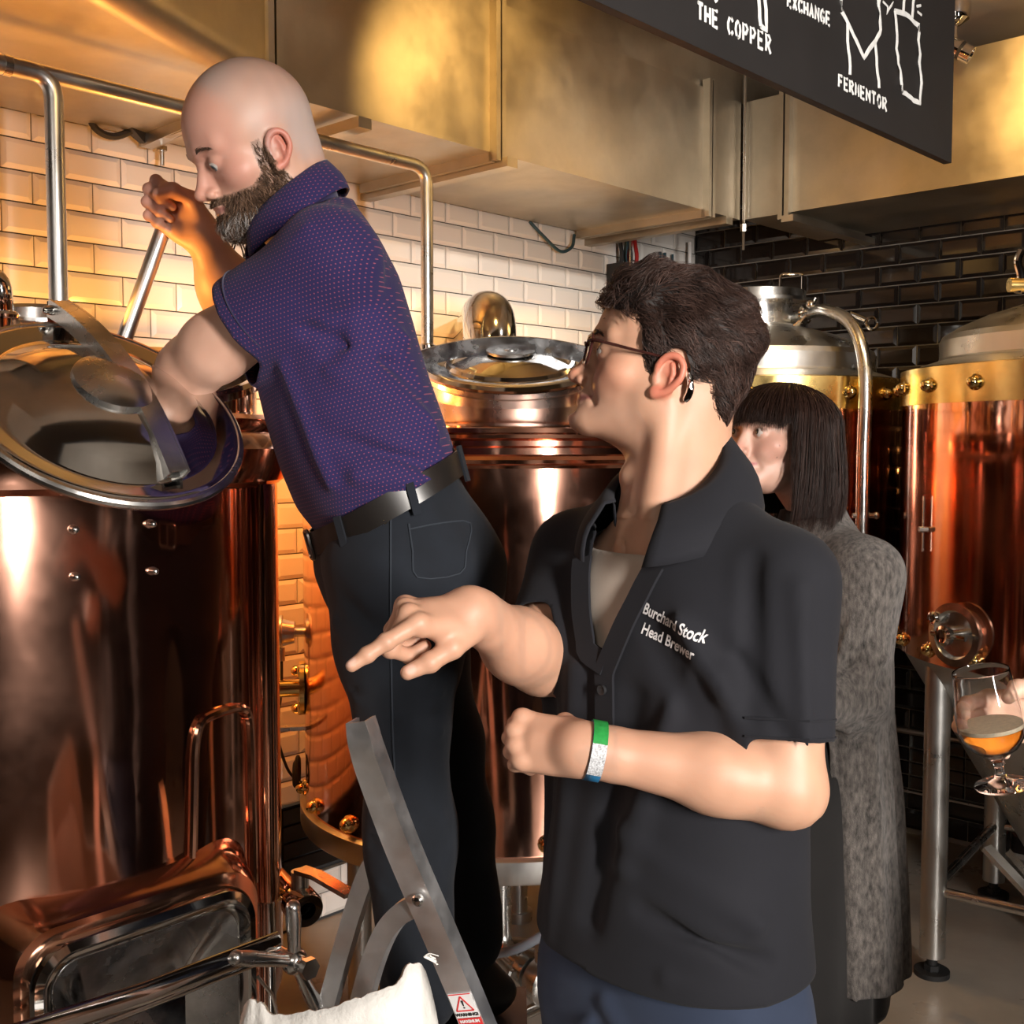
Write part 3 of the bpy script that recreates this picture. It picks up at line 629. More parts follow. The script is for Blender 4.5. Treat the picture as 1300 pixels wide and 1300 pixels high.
# curved pipe beside the corner fermenter
b = B(); P0 = np.array([F1[0]+.115, F1[1]-.05, 1.905]); x1, y1 = 1.058, 3.395
b.tube(np.vstack([[P0], spline([np.array([F1[0]+.15, F1[1]-.13, 1.915]), np.array([1.005, 3.62, 1.905]), np.array([1.042, 3.47, 1.84]), np.array([x1, y1, 1.70]), np.array([x1, y1, 1.45])], 8), [np.array([x1, y1, 1.0]), np.array([x1-.01, y1+.03, .7])]]), .0205, 18)
b.build('vent_pipe', 'steel', f1)
b = B(); q = np.array([F1[0]+.14, F1[1]-.11, 1.912]); b.torus(q, (.5, -.8, 0), .024, .009, 20, 8); b.sphere(q+np.array([.01, -.03, .03]), .016); b.tube([q+np.array([0, -.02, 0]), q+np.array([-.03, -.05, -.03]), q+np.array([-.05, -.03, -.05])], .008, 8); b.tube([q+np.array([.01, -.02, .01]), q+np.array([.03, -.03, .05])], .006, 8); b.build('pipe_clamp', 'steel_polished', f1)
b = B(); q = np.array([F1[0]+.31, F1[1]-.20, 1.885]); b.cyl(q+np.array([-.05, 0, .02]), q, .010, 12); b.torus(q+np.array([.025, 0, -.012]), (.2, -1, .1), .020, .006, 20, 8); b.build('relief_ring', 'steel_polished', f1)
b = B(); q = np.array([x1, y1, 1.265]); b.cyl(q-np.array([.03, 0, 0]), q+np.array([.035, .0, 0]), .008, 10); b.sphere(q+np.array([.042, 0, 0]), .012); b.build('pipe_bracket', 'steel', f1)
# round port on the right fermenter
pp = hit_cyl(1220, 805, F2, F2R); nr = radial(pp, F2)
b = B(); b.lathe([(.066, -.02), (.066, .018), (.082, .02), (.083, .028), (.064, .030), (.058, .016), (.03, .012), (.001, .012)], pp, nr, 40); pt = b.build('round_port', 'steel', f2)
b = B(); b.cyl(pp, pp+nr*.06, .012, 14); b.lathe([(.016, .05), (.026, .052), (.026, .066), (.018, .07), (.012, .068)], pp, nr, 24); b.tube([pp+nr*.05+np.cross(ZV, nr)*-.05, pp+nr*.05+np.cross(ZV, nr)*.06], .007, 8); b.build('port_knob', 'steel_polished', pt)
b = B(); q = pp+np.cross(ZV, nr)*-.062+ZV*.035+nr*.035; b.torus(q, nr, .013, .006, 16, 6); b.cyl(q-nr*.04, q+nr*.004, .007, 8); b.build('port_hinge', 'chrome', pt)
b = B(); q = hit_cyl(1172, 672, F2, F2R+.012); b.tube([q+ZV*.09, q-ZV*.06], .003, 8); b.cyl(q-np.array([.012, 0, 0]), q+np.array([.012, 0, 0]), .008, 10); b.build('sight_clip', 'steel', f2)
# loose steel pipes by the cone
b = B(); b.bar(W(1252, 1076, 2.75), W(1345, 1175, 2.6), .034, .012); b.bar(W(1279, 1080, 2.9), W(1330, 1140, 2.85), .02, .012); b.build('outlet_bracket', 'steel', f2)
# hook fitting at the right edge
hk = thing('pipe_fitting', W(1296, 350, 2.9), 'small pale steel clamp fitting at the right edge above the right fermenter', 'fitting')
b = B(); b.tube(spline([W(1297, 318, 2.9), W(1292, 332, 2.9), W(1296, 352, 2.9), W(1292, 372, 2.9)], 5), .010, 10); b.build('clamp_body', 'steel_polished', hk)
b = B(); b.cyl(W(1281, 362, 2.9), W(1330, 362, 2.9), .018, 16); b.build('pipe_stub', 'brass', hk)
b = B(); b.cyl(W(1330, 362, 2.9), W(1330, 362, 2.9)*np.array([1, 1, 0])+ZV*1.8, .018, 14); b.build('riser', 'steel', hk)
# ------------------------------------------------------------------ wall clutter
b = B(); b.tube(spline([onw(672, 281)-NV*.0, onw(684, 300)+NV*.02, onw(703, 320)+NV*.03, onw(718, 315)+NV*.03, onw(724, 299)+NV*.02], 8), .006, 8)
b.build('cable', 'cable_blue', None, label='thin dark cable looping below the duct on the white tiles', cat='cable')
eb = thing('switch_box', R(.62, .07, 1.9), 'black electrical box with red and dark cables above, near the corner', 'electrical box')
q = onw(783, 372); b = B(); b.box(q+NV*.045, (.13, .09, .21), Mroom); b.build('housing', 'black_plastic', eb, False)
b = B(); b.box(q+NV*.092, (.10, .004, .17), Mroom); b.build('cover', 'black_rubber', eb, False)
for i, (dx, mm) in enumerate(((-.045, 'cable_blue'), (-.025, 'black_rubber'), (.0, 'cable_blue'), (.02, 'black_rubber'), (-.038, 'red_plastic'), (-.05, 'red_plastic'))):
    p = q+MV*dx+NV*(.03+.01*(i % 3)); b = B(); b.tube(spline([p+ZV*.09, p+ZV*.14+NV*.02*((i % 2)-.5), p+ZV*.2, p+ZV*.27], 4), .008, 8); b.build('cable', mm, eb)
b = B(); b.cyl(q+MV*.045+NV*.10-ZV*.1, q+MV*.045+NV*.1+ZV*.2, .004, 8); b.build('rod', 'steel', eb)
for i, px in enumerate((834, 840, 850)):
    p = onw(px, 330); b = B(); b.tube([p*np.array([1, 1, 0])+NV*.015+ZV*2.27, p*np.array([1, 1, 0])+NV*.015+ZV*1.7], .007 if i < 2 else .005, 8); b.build('cable', 'cable_blue', None, label='%s dark cable running down the white tiles beside the corner' % ('leftmost', 'middle', 'rightmost')[i], cat='cable', group='cables in the corner')
q = onw(868, 345); b = B(); b.box(q+NV*.03, (.07, .06, .05), Mroom); b.box(q+NV*.062, (.05, .006, .035), Mroom); b.cyl(q+NV*.03+ZV*.02, q+NV*.03+ZV*.12, .008, 10); b.build('junction_box', 'sticker_white', None, False, label='small white junction box in the corner between white and black tiles', cat='junction box')
b = B(); b.tube(spline([onw(96, 133)+NV*.05, onw(110, 165)+NV*.04, onw(135, 177)+NV*.04, onw(160, 170)+NV*.06, onw(176, 178)+NV*.05], 6), .009, 8)
b.build('cable', 'black_rubber', None, label='black cable hanging in a loop under the duct at the left', cat='cable')
br = thing('pipe_support', R(2.4, .2, 2.2), 'dark steel strut bracket and clamp under the duct behind the bald man', 'bracket')
b = B(); a_, b_ = onw(84, 112)+NV*.10, onw(172, 181)+NV*.05; b.strip([a_, (a_+b_)/2, b_], [.075, .055, .02], .03, NV); b.build('strut', 'black_plastic', br, False)
b = B(); b.bar(onw(176, 183)+NV*.04, onw(176, 183)+NV*.50+ZV*.02, .03, .035); b.build('channel', 'steel_brushed', br, False)
b = B(); q = onw(193, 190)+NV*.05; b.cyl(q-ZV*.05, q+ZV*.05, .006, 8); b.cyl(q-ZV*.012, q, .014, 6); b.build('threaded_rod', 'steel', br)
# ------------------------------------------------------------------ implicit surfaces for bodies and clothes
def nz(v): v = np.array(v, float); return v/np.linalg.norm(v)
f32 = np.float32
class Prim:
    def __init__(s, lo, hi, fn): s.lo = np.array(lo, float); s.hi = np.array(hi, float); s.fn = fn
def rc(a, b, r1, r2=None):
    r2 = r1 if r2 is None else r2; a = np.array(a, float); b = np.array(b, float); m = max(r1, r2); d = b-a; L2 = max(d@d, 1e-12)
    def fn(x, y, z):
        px, py, pz = x-a[0], y-a[1], z-a[2]; t = np.clip((px*d[0]+py*d[1]+pz*d[2])/L2, 0, 1)
        return np.sqrt((px-t*d[0])**2+(py-t*d[1])**2+(pz-t*d[2])**2)-(r1+t*(r2-r1))
    return Prim(np.minimum(a, b)-m, np.maximum(a, b)+m, fn)
def el(c, r, M=None):
    c = np.array(c, float); r = np.array(r, float) if np.ndim(r) else np.full(3, r); M = np.eye(3) if M is None else np.asarray(M)
    e = np.sqrt(((M*r)**2).sum(1))
    def fn(x, y, z):
        x, y, z = x-c[0], y-c[1], z-c[2]; q = [M[0, i]*x+M[1, i]*y+M[2, i]*z for i in range(3)]
        k0 = np.sqrt((q[0]/r[0])**2+(q[1]/r[1])**2+(q[2]/r[2])**2); k1 = np.sqrt((q[0]/r[0]**2)**2+(q[1]/r[1]**2)**2+(q[2]/r[2]**2)**2)
        return k0*(k0-1)/(k1+1e-9)
    return Prim(c-e, c+e, fn)
def chain(pts, rs):
    rs = [rs]*len(pts) if np.isscalar(rs) else rs
    return grp([(rc(pts[i], pts[i+1], rs[i], rs[i+1]), .002) for i in range(len(pts)-1)])
def smin(a, b, k): h = np.clip(.5+.5*(b-a)/k, 0, 1); return b+(a-b)*h-k*h*(1-h)
def grp(L):
    lo = np.min([p.lo for p, k in L], 0); hi = np.max([p.hi for p, k in L], 0)
    def fn(x, y, z):
        d = None
        for p, k in L: e = p.fn(x, y, z); d = e if d is None else smin(d, e, k)
        return d
    return Prim(lo, hi, fn)
def loft(o, axl, axd, axu, tab, e=2.2):
    """tab rows: t, half width along axl, half depth along axd, shift along axd[, shift along axl]"""
    T = np.array([list(r)+[0]*(5-len(r)) for r in tab], float); tt = np.linspace(T[0, 0], T[-1, 0], 80); c = []
    for i in range(1, 5):
        v = np.interp(tt, T[:, 0], T[:, i]); w = np.array([1, 2, 3, 2, 1.]); w /= w.sum()
        c.append(np.convolve(np.pad(v, 2, 'edge'), w, 'valid'))
    o = np.array(o, float); m = max(T[:, 1].max(), T[:, 2].max())+abs(T[:, 3]).max()+abs(T[:, 4]).max()
    p0, p1 = o+np.array(axu)*T[0, 0], o+np.array(axu)*T[-1, 0]
    def fn(x, y, z):
        x, y, z = x-o[0], y-o[1], z-o[2]
        t = x*axu[0]+y*axu[1]+z*axu[2]; u = x*axl[0]+y*axl[1]+z*axl[2]; v = x*axd[0]+y*axd[1]+z*axd[2]
        tc = np.clip(t, tt[0], tt[-1]); a, b, s, sl = [np.interp(tc, tt, q) for q in c]
        d = ((np.abs((u-sl)/a)**e+np.abs((v-s)/b)**e)**(1/e)-1)*np.minimum(a, b)
        return np.maximum(d, np.abs(t-(tt[0]+tt[-1])/2)-(tt[-1]-tt[0])/2)
    return Prim(np.minimum(p0, p1)-m, np.maximum(p0, p1)+m, fn)
class Op:
    def __init__(s, p, k=.01, mode='add'): s.p = p; s.k = k; s.mode = mode
def snet(F, o, h):
    I_ = F < 0; n = np.array(F.shape)
    c = np.zeros(n-1, np.int8)
    S = lambda A, d: A[d[0]:n[0]-1+d[0], d[1]:n[1]-1+d[1], d[2]:n[2]-1+d[2]]
    cor = [(i, j, k) for i in (0, 1) for j in (0, 1) for k in (0, 1)]
    for d in cor: c += S(I_, d)
    act = (c > 0) & (c < 8); idx = np.full(act.shape, -1, np.int32); ii = np.argwhere(act); idx[act] = np.arange(len(ii))
    if not len(ii): return np.zeros((0, 3)), np.zeros((0, 4), int)
    sm = np.zeros((len(ii), 3)); ct = np.zeros(len(ii))
    val = {d: F[ii[:, 0]+d[0], ii[:, 1]+d[1], ii[:, 2]+d[2]] for d in cor}
    for d in cor:
        for ax in range(3):
            if d[ax]: continue
            e = list(d); e[ax] = 1; a, b = val[d], val[tuple(e)]; m = (a < 0) != (b < 0)
            t = a[m]/(a[m]-b[m]); p = np.repeat(np.array([d], float), m.sum(), 0); p[:, ax] += t; sm[m] += p; ct[m] += 1
    V = np.array(o)+h*(ii+sm/ct[:, None]); Q = []
    for ax in range(3):
        u, v = [(1, 2), (2, 0), (0, 1)][ax]; sl0 = [slice(None)]*3; sl1 = [slice(None)]*3
        sl0[ax] = slice(0, n[ax]-1); sl1[ax] = slice(1, n[ax])
        for q in (u, v): sl0[q] = sl1[q] = slice(1, n[q]-1)
        A, Bq = I_[tuple(sl0)], I_[tuple(sl1)]; w = np.argwhere(A != Bq)
        if not len(w): continue
        fl = A[tuple(w.T)]; w[:, u] += 1; w[:, v] += 1
        def g(du, dv): r = w.copy(); r[:, u] -= du; r[:, v] -= dv; return idx[tuple(r.T)]
        q = np.stack([g(1, 1), g(0, 1), g(0, 0), g(1, 0)], 1); q[~fl] = q[~fl][:, ::-1]; Q.append(q)
    return V, np.concatenate(Q)
def mesh_ops(ops, regions, disp=None):
    VS, QS, done, n0 = [], [], [], 0
    for lo, hi, h in regions:
        lo = np.array(lo, float); hi = np.array(hi, float); N = np.ceil((hi-lo)/h).astype(int)+1
        ax = [(lo[i]+h*np.arange(N[i])).astype(f32) for i in range(3)]; F = np.full(N, .04, f32)
        for op in ops:
            mg = op.k+.012+h; a = np.clip(np.floor((op.p.lo-mg-lo)/h).astype(int), 0, N); b = np.clip(np.ceil((op.p.hi+mg-lo)/h).astype(int)+1, 0, N)
            if (b-a).min() <= 0: continue
            w = tuple(slice(a[i], b[i]) for i in range(3)); d = op.p.fn(ax[0][w[0], None, None], ax[1][None, w[1], None], ax[2][None, None, w[2]]).astype(f32)
            if op.mode == 'add': F[w] = smin(F[w], d, op.k)
            elif op.mode == 'sub': F[w] = -smin(-F[w], d, op.k)
            elif op.mode == 'bump': F[w] += d           # a local displacement
        if disp is not None: F += disp(ax[0][:, None, None], ax[1][None, :, None], ax[2][None, None, :]).astype(f32)
        V, Q = snet(F, lo, h)
        if len(Q):
            c = V[Q].mean(1); keep = np.ones(len(Q), bool)
            for l2, h2, hh in done: m_ = 1.5*hh+.8*h; keep &= ~np.all((c > l2+m_) & (c < h2-m_), 1)
            Q = Q[keep]; u, inv = np.unique(Q, return_inverse=True); V = V[u]; Q = inv.reshape(-1, 4)
            VS.append(V); QS.append(Q+n0); n0 += len(V)
        done.append((lo, hi, h))
    return np.concatenate(VS), np.concatenate(QS)
def cutmesh(V, Q, fns, smooth=10):
    """remove faces where any fn(V)>0, then smooth the open edge"""
    for fn in fns:
        bad = fn(V) > 0; Q = Q[~bad[Q].any(1)]
    E = np.concatenate([Q[:, [i, (i+1) % 4]] for i in range(4)]); E.sort(1); key = E[:, 0].astype(np.int64)*len(V)+E[:, 1]
    u, c = np.unique(key, return_counts=True); be = u[c == 1]; a, b = (be//len(V)).astype(int), (be % len(V)).astype(int)
    V = V.copy()
    for _ in range(smooth):
        s = np.zeros_like(V); n = np.zeros(len(V)); np.add.at(s, a, V[b]); np.add.at(n, a, 1); np.add.at(s, b, V[a]); np.add.at(n, b, 1)
        m = n > 0; V[m] = .5*V[m]+.5*s[m]/n[m][:, None]
    u, inv = np.unique(Q, return_inverse=True); return V[u], inv.reshape(-1, 4)
def npobj(name, V, Q, m, parent, col=None, solid=0, **kw):
    o0 = ORIG[parent.name]; me = bpy.data.meshes.new(name); k = Q.shape[1]
    me.vertices.add(len(V)); me.vertices.foreach_set('co', (V-o0).astype(f32).ravel()); me.loops.add(Q.size); me.loops.foreach_set('vertex_index', Q.astype(np.int32).ravel())
    me.polygons.add(len(Q)); me.polygons.foreach_set('loop_start', (np.arange(len(Q))*k).astype(np.int32)); me.update(calc_edges=True); me.shade_smooth()
    if col is not None:
        at = me.color_attributes.new('Col', 'FLOAT_COLOR', 'POINT'); at.data.foreach_set('color', np.c_[col, np.ones(len(V))].astype(f32).ravel())
    me.materials.append(MATS[m]); o = bpy.data.objects.new(name, me); COL.objects.link(o); o.parent = parent; ORIG[o.name] = o0
    if solid:
        md = o.modifiers.new('thickness', 'SOLIDIFY'); md.thickness = solid; md.offset = -1
    for a, b in kw.items(): o[a] = b
    return o
def vnoise(seed, sc, P):                # smooth pseudo noise from sines
    r = np.random.default_rng(seed); s = 0
    for i in range(6):
        k = r.normal(0, 1, 3)*sc; s = s+np.sin(P[..., 0]*k[0]+P[..., 1]*k[1]+P[..., 2]*k[2]+r.uniform(0, 6.28))
    return s/3.5
def fold(a, b, r, amp):                 # a soft ridge (amp>0) or crease (amp<0) along a segment
    p = rc(a, b, 0, 0); p.lo = p.lo-r*2; p.hi = p.hi+r*2; f0 = p.fn
    p.fn = lambda x, y, z: -amp*np.exp(-(f0(x, y, z)/r)**2); return Op(p, .0, 'bump')
def inpoly(P, poly):
    x, y = P[:, 0], P[:, 1]; ins = np.zeros(len(P), bool); n = len(poly)
    for i in range(n):
        x1, y1 = poly[i]; x2, y2 = poly[(i+1) % n]
        c = ((y1 > y) != (y2 > y)) & (x < (x2-x1)*(y-y1)/(y2-y1+1e-12)+x1); ins ^= c
    return ins
def strands(name, R0, paths, w, m, parent, col=None, **kw):
    """paths: (n,k,3) points; tapered three sided hairs; w width per strand"""
    n, k, _ = paths.shape; T = np.gradient(paths, axis=1); T /= np.linalg.norm(T, axis=2, keepdims=True)+1e-9
    ref = rng.normal(0, 1, (n, 1, 3)); X = np.cross(T, ref); X /= np.linalg.norm(X, axis=2, keepdims=True)+1e-9; Y = np.cross(T, X)
    tp = np.linspace(1, 0, k)**.6*.95+.05; ww = (np.asarray(w).reshape(-1, 1)*tp[None])[..., None]
    V = np.stack([paths+ww*(math.cos(a)*X+math.sin(a)*Y) for a in (0, 2.094, 4.189)], 2).reshape(-1, 3)
    b = (np.arange(n)*k*3)[:, None, None]+(np.arange(k-1)*3)[None, :, None]; Q = []
    for j in range(3): Q.append(np.stack([b+j, b+(j+1) % 3, b+3+(j+1) % 3, b+3+j], -1).reshape(-1, 4))
    c = None if col is None else np.repeat(col, k*3, 0)
    return npobj(name, V, np.concatenate(Q), m, parent, c, **kw)

# ------------------------------------------------------------------ heads
def rotm(yaw, pitch, roll):
    y, p, r = [math.radians(a) for a in (yaw, pitch, roll)]
    Rz = np.array([[math.cos(y), -math.sin(y), 0], [math.sin(y), math.cos(y), 0], [0, 0, 1]])
    Ry = np.array([[math.cos(p), 0, -math.sin(p)], [0, 1, 0], [math.sin(p), 0, math.cos(p)]])
    Rx = np.array([[1, 0, 0], [0, math.cos(r), -math.sin(r)], [0, math.sin(r), math.cos(r)]]); return Rz@Ry@Rx
class Head:
    def __init__(s, o, yaw, pitch, roll=0, sc=1., **kw):
        s.o = np.array(o, float); s.M = rotm(yaw, pitch, roll); s.s = sc; s.kw = kw
    def p(s, *q):
        q = np.array(q, float); f = s.kw.get('fs', 1.)
        if q[2] < -.02: q[2] = -.02+(q[2]+.02)*f
        return s.o+s.s*(s.M@q)
    def loc(s, P):
        q = ((P-s.o)@s.M)/s.s; f = s.kw.get('fs', 1.); q[..., 2] = np.where(q[..., 2] < -.02, -.02+(q[..., 2]+.02)/f, q[..., 2]); return q
    def R(s, a, b, r1, r2=None): return rc(s.p(*a), s.p(*b), r1*s.s, (r1 if r2 is None else r2)*s.s)
    def E(s, c, r): return el(s.p(*c), np.array(r if np.ndim(r) else [r]*3)*s.s, s.M)
    def ops(s):
        g = s.kw.get; A = []; k = s.s
        add = lambda p, kk=.01: A.append(Op(p, kk*k)); sub = lambda p, kk=.006: A.append(Op(p, kk*k, 'sub'))
        fem = g('fem', 0); sm = g('smile', 0); jw = g('jaw', 0.)
        cb = g('cran', 0.); add(s.E((-.010+cb, 0, .028), (.097-.6*cb, .077, g('ch', .088)))); add(s.E((.034, 0, .03), (.059, .062, .060)), .02)
        add(s.E((.026, 0, -.04), (.060, .058-.002*fem, .068)), .025)
        add(s.E((.060, 0, -.066), (.034, .034, .030)), .015)
        for q in (-1, 1):
            add(s.E((.052, q*.041, -.028-.0*sm), (.027, .026+.003*sm, .024)), .02)
            add(s.R((.004, q*(.052+jw), -.066), (.068+.6*g('chin', 0), q*.019, -.101), .019-.003*fem, .017), .022)
            add(s.E((.0, q*.055, -.04), (.03, .02, .04)), .02)
        add(s.E((.02, 0, -.072), (.052, .05, .036)), .02)
        add(s.E((.045, 0, -.098), (.036, .030, .020)), .02); add(s.E((.015, 0, -.095), (.034, .040, .026)), .025)
        add(s.E((.074-.003*fem+g('chin', 0), 0, -.103), (.019, .023-.004*fem, .017)), .014)
        add(s.R((.083, -.012, .015), (.083, .012, .015), .0125-.003*fem), .014)
        for q in (-1, 1):
            add(s.R((.083, q*.012, .015), (.072, q*.043, .019), .0115-.003*fem, .009-.002*fem), .014)
            sub(s.E((.099, q*.031, -.002), (.013, .018, .011)), .014)
            add(s.E((.0745, q*.031, -.003), (.0145, .0150, .0138)), .004)
        nw = g('nose', 1.)
        add(s.R((.086, 0, .004), (.106*1, 0, -.036), .0070, .0085), .008)
        add(s.R((.079, 0, .000), (.089, 0, -.043), .0095, .0145), .008)
        add(s.E((.1065+.001*nw, 0, -.041), (.0115, .0105, .0095)), .006)
        for q in (-1, 1): add(s.E((.0965, q*.0125, -.0455), (.0105, .0070, .0075)), .005)
        for q in (-1, 1): sub(s.E((.102, q*.0065, -.0535), (.006, .0035, .0040)), .003)
        # mouth, corners rise with the smile
        cz = -.0745+.006*sm; cy = .022+.004*sm; cx = .084-.003*sm
        mid = [(.0945, 0, -.0685), (.0925, .0100, -.0680), (cx, cy, cz)]
        for q in (-1, 1):
            m_ = [(a, q*b, c) for a, b, c in mid]
            add(s.R(m_[0], m_[1], .0052, .0050), .005); add(s.R(m_[1], m_[2], .0050, .0022), .005)
            lo_ = [(.0925, 0, -.0805), (.0905, q*.010, -.0800), (cx, q*cy, cz)]
            add(s.R(lo_[0], lo_[1], .0062, .0056), .005); add(s.R(lo_[1], lo_[2], .0056, .0022), .005)
            sub(chain([s.p(.103, 0, -.0742), s.p(.0995, q*.010, -.0738), s.p(cx+.006, q*(cy+.001), cz)], [.0016*k, .0016*k, .0014*k]), .003)
        sub(s.E((.103, 0, -.0915), (.008, .016, .005)), .008)
        sub(s.R((.1005, 0, -.058), (.1005, 0, -.064), .0022), .004)
        if sm:
            for q in (-1, 1):
                sub(chain([s.p(.092, q*.017, -.046), s.p(.088, q*.027, -.058), s.p(.078, q*.034, -.075)], [.0022*k]*3), .010)
                add(s.E((.064, q*.036, -.044), (.017, .014, .015)), .014)
        else:
            for q in (-1, 1): sub(chain([s.p(.0935, q*.017, -.047), s.p(.089, q*.026, -.062)], [.0008*k]*2), .006)
        # eyelid opening
        op_ = g('eye_open', .0032); ez = g('eye_z', -.004)
        for q in (-1, 1):
            sub(chain([s.p(.0895, q*.0195, ez), s.p(.0915, q*.031, ez+.0012), s.p(.0835, q*.0425, ez)], [op_*.5*k, op_*k, op_*.45*k]), .0012)
            if not g('no_crease'): sub(chain([s.p(.0905, q*.021, .0075), s.p(.0905, q*.031, .0090), s.p(.0835, q*.0425, .0065)], [.0006*k]*3), .003)
        # ears
        for q in (-1, 1):
            if g('no_ears'): break
            ex, ez_ = g('ear_x', -.006), -.022; es = g('ear', 1.)
            def P(a, b, out, c_=math.cos(.22), s_=math.sin(.22)): a *= es; b *= es; return s.p(ex+a*c_-b*s_, q*(.0705+out), ez_+a*s_+b*c_)
            hel = [P(.010, -.004, .006), P(.015, .012, .010), P(.010, .027, .013), P(-.002, .033, .016), P(-.015, .026, .018), P(-.019, .010, .019), P(-.016, -.006, .017), P(-.009, -.020, .013), P(.002, -.028, .009)]
            add(el(P(-.002, .003, .008), np.array([.0150, .0045, .026])*k, s.M@rotm(-q*14, 0, 0)), .005)
            hs_ = spline(np.array(hel), 3); add(chain(list(hs_), list(np.interp(np.linspace(0, 1, len(hs_)), [0, .3, .8, 1], [.0032, .0042, .0040, .0058])*k)), .003)
            add(el(P(.003, -.026, .009), np.array([.007, .0055, .008])*k, s.M), .004)
            add(chain([P(-.002, .021, .0135), P(-.0085, .010, .0140), P(-.0075, -.006, .0130), P(.0, -.015, .0105)], [.0026*k, .0030*k, .0030*k, .0026*k]), .003)
            add(el(P(.0105, -.006, .007), np.array([.0045, .004, .006])*k, s.M), .004)
            sub(el(P(.001, -.004, .0155), np.array([.0072, .0062, .0095])*k, s.M), .003)
            sub(chain([P(.006, .017, .0165), P(-.006, .024, .0175), P(-.0135, .010, .0185)], [.0022*k]*3), .002)
        return A
    def eyes(s, parent, iris=(.10, .20, .28), look=(1, 0, 0)):
        for q in (-1, 1):
            c = s.p(.0765, q*.031, s.kw.get('eye_z', -.004)+.001); d = s.M@nz(look); r = .0128*s.s
            V = []; b = B(); b.lathe([(.0002, 1.0*r), (.18*r, .985*r), (.45*r, .905*r), (.47*r, .88*r)]+[(r*math.sin(t), r*math.cos(t)) for t in np.linspace(.52, 3.1, 12)], c, d, 24, caps=False)
            e = b.build('eye', 'eye_white', parent); P = np.concatenate(b.v); t = ((P-c)@d)/r
            col = np.where((t > .97)[:, None], np.array([.01, .01, .01]), np.where((t > .885)[:, None], np.array(iris), np.array([.50, .44, .40])))
            at = e.data.color_attributes.new('Col', 'FLOAT_COLOR', 'POINT'); at.data.foreach_set('color', np.c_[col, np.ones(len(P))].astype(f32).ravel())
    def bbox(s, h, zlo=-.15):
        C = np.array([s.p(x, y, z) for x in (-.12, .13) for y in (-.105, .105) for z in (zlo, .125)]); return (C.min(0), C.max(0), h)
def gz(d2, w): return np.exp(-d2/(w*w))
def face_col(Hd, V, base, lips=(.42, .16, .13), red=.5, lipamt=1.):
    q = Hd.loc(V); c = np.repeat(np.array([base], float), len(V), 0); ay = np.abs(q[:, 1])
    def mix(m, col): 
        nonlocal c; m = np.clip(m, 0, 1)[:, None]; c = c*(1-m)+np.array(col)*m
    hd = (q[:, 2] > -.13)
    rd = np.array(base)*np.array([1.0, .62, .58])
    mix(red*gz((q[:, 0]-.062)**2+(ay-.048)**2+(q[:, 2]+.032)**2, .026), rd)
    mix(red*gz((q[:, 0]-.110)**2+ay**2+(q[:, 2]+.041)**2, .018), rd)
    mix(red*1.35*np.clip((ay-.0785)/.005, 0, 1)*np.clip(1.6-((q[:, 2]+.020)/.045)**2-((q[:, 0]+.008)/.032)**2, 0, 1), np.array(base)*np.array([1., .50, .48]))
    sm = Hd.kw.get('smile', 0); cz = -.0745+.006*sm; cy = .022+.004*sm
    lipz = -.0745+(cz+.0745)*np.clip(ay/cy, 0, 1)**2
    m = lipamt*(ay < cy+.002)*(q[:, 0] > .078)*np.clip(1.6-np.abs(q[:, 2]-lipz)/(.0082*(1-.55*np.clip(ay/cy, 0, 1)**2)+1e-6)*1.25, 0, 1); mix(m, lips)
    n = vnoise(5, 160, V)*.04+vnoise(9, 45, V)*.05
    return c*(1+n)[:, None], q
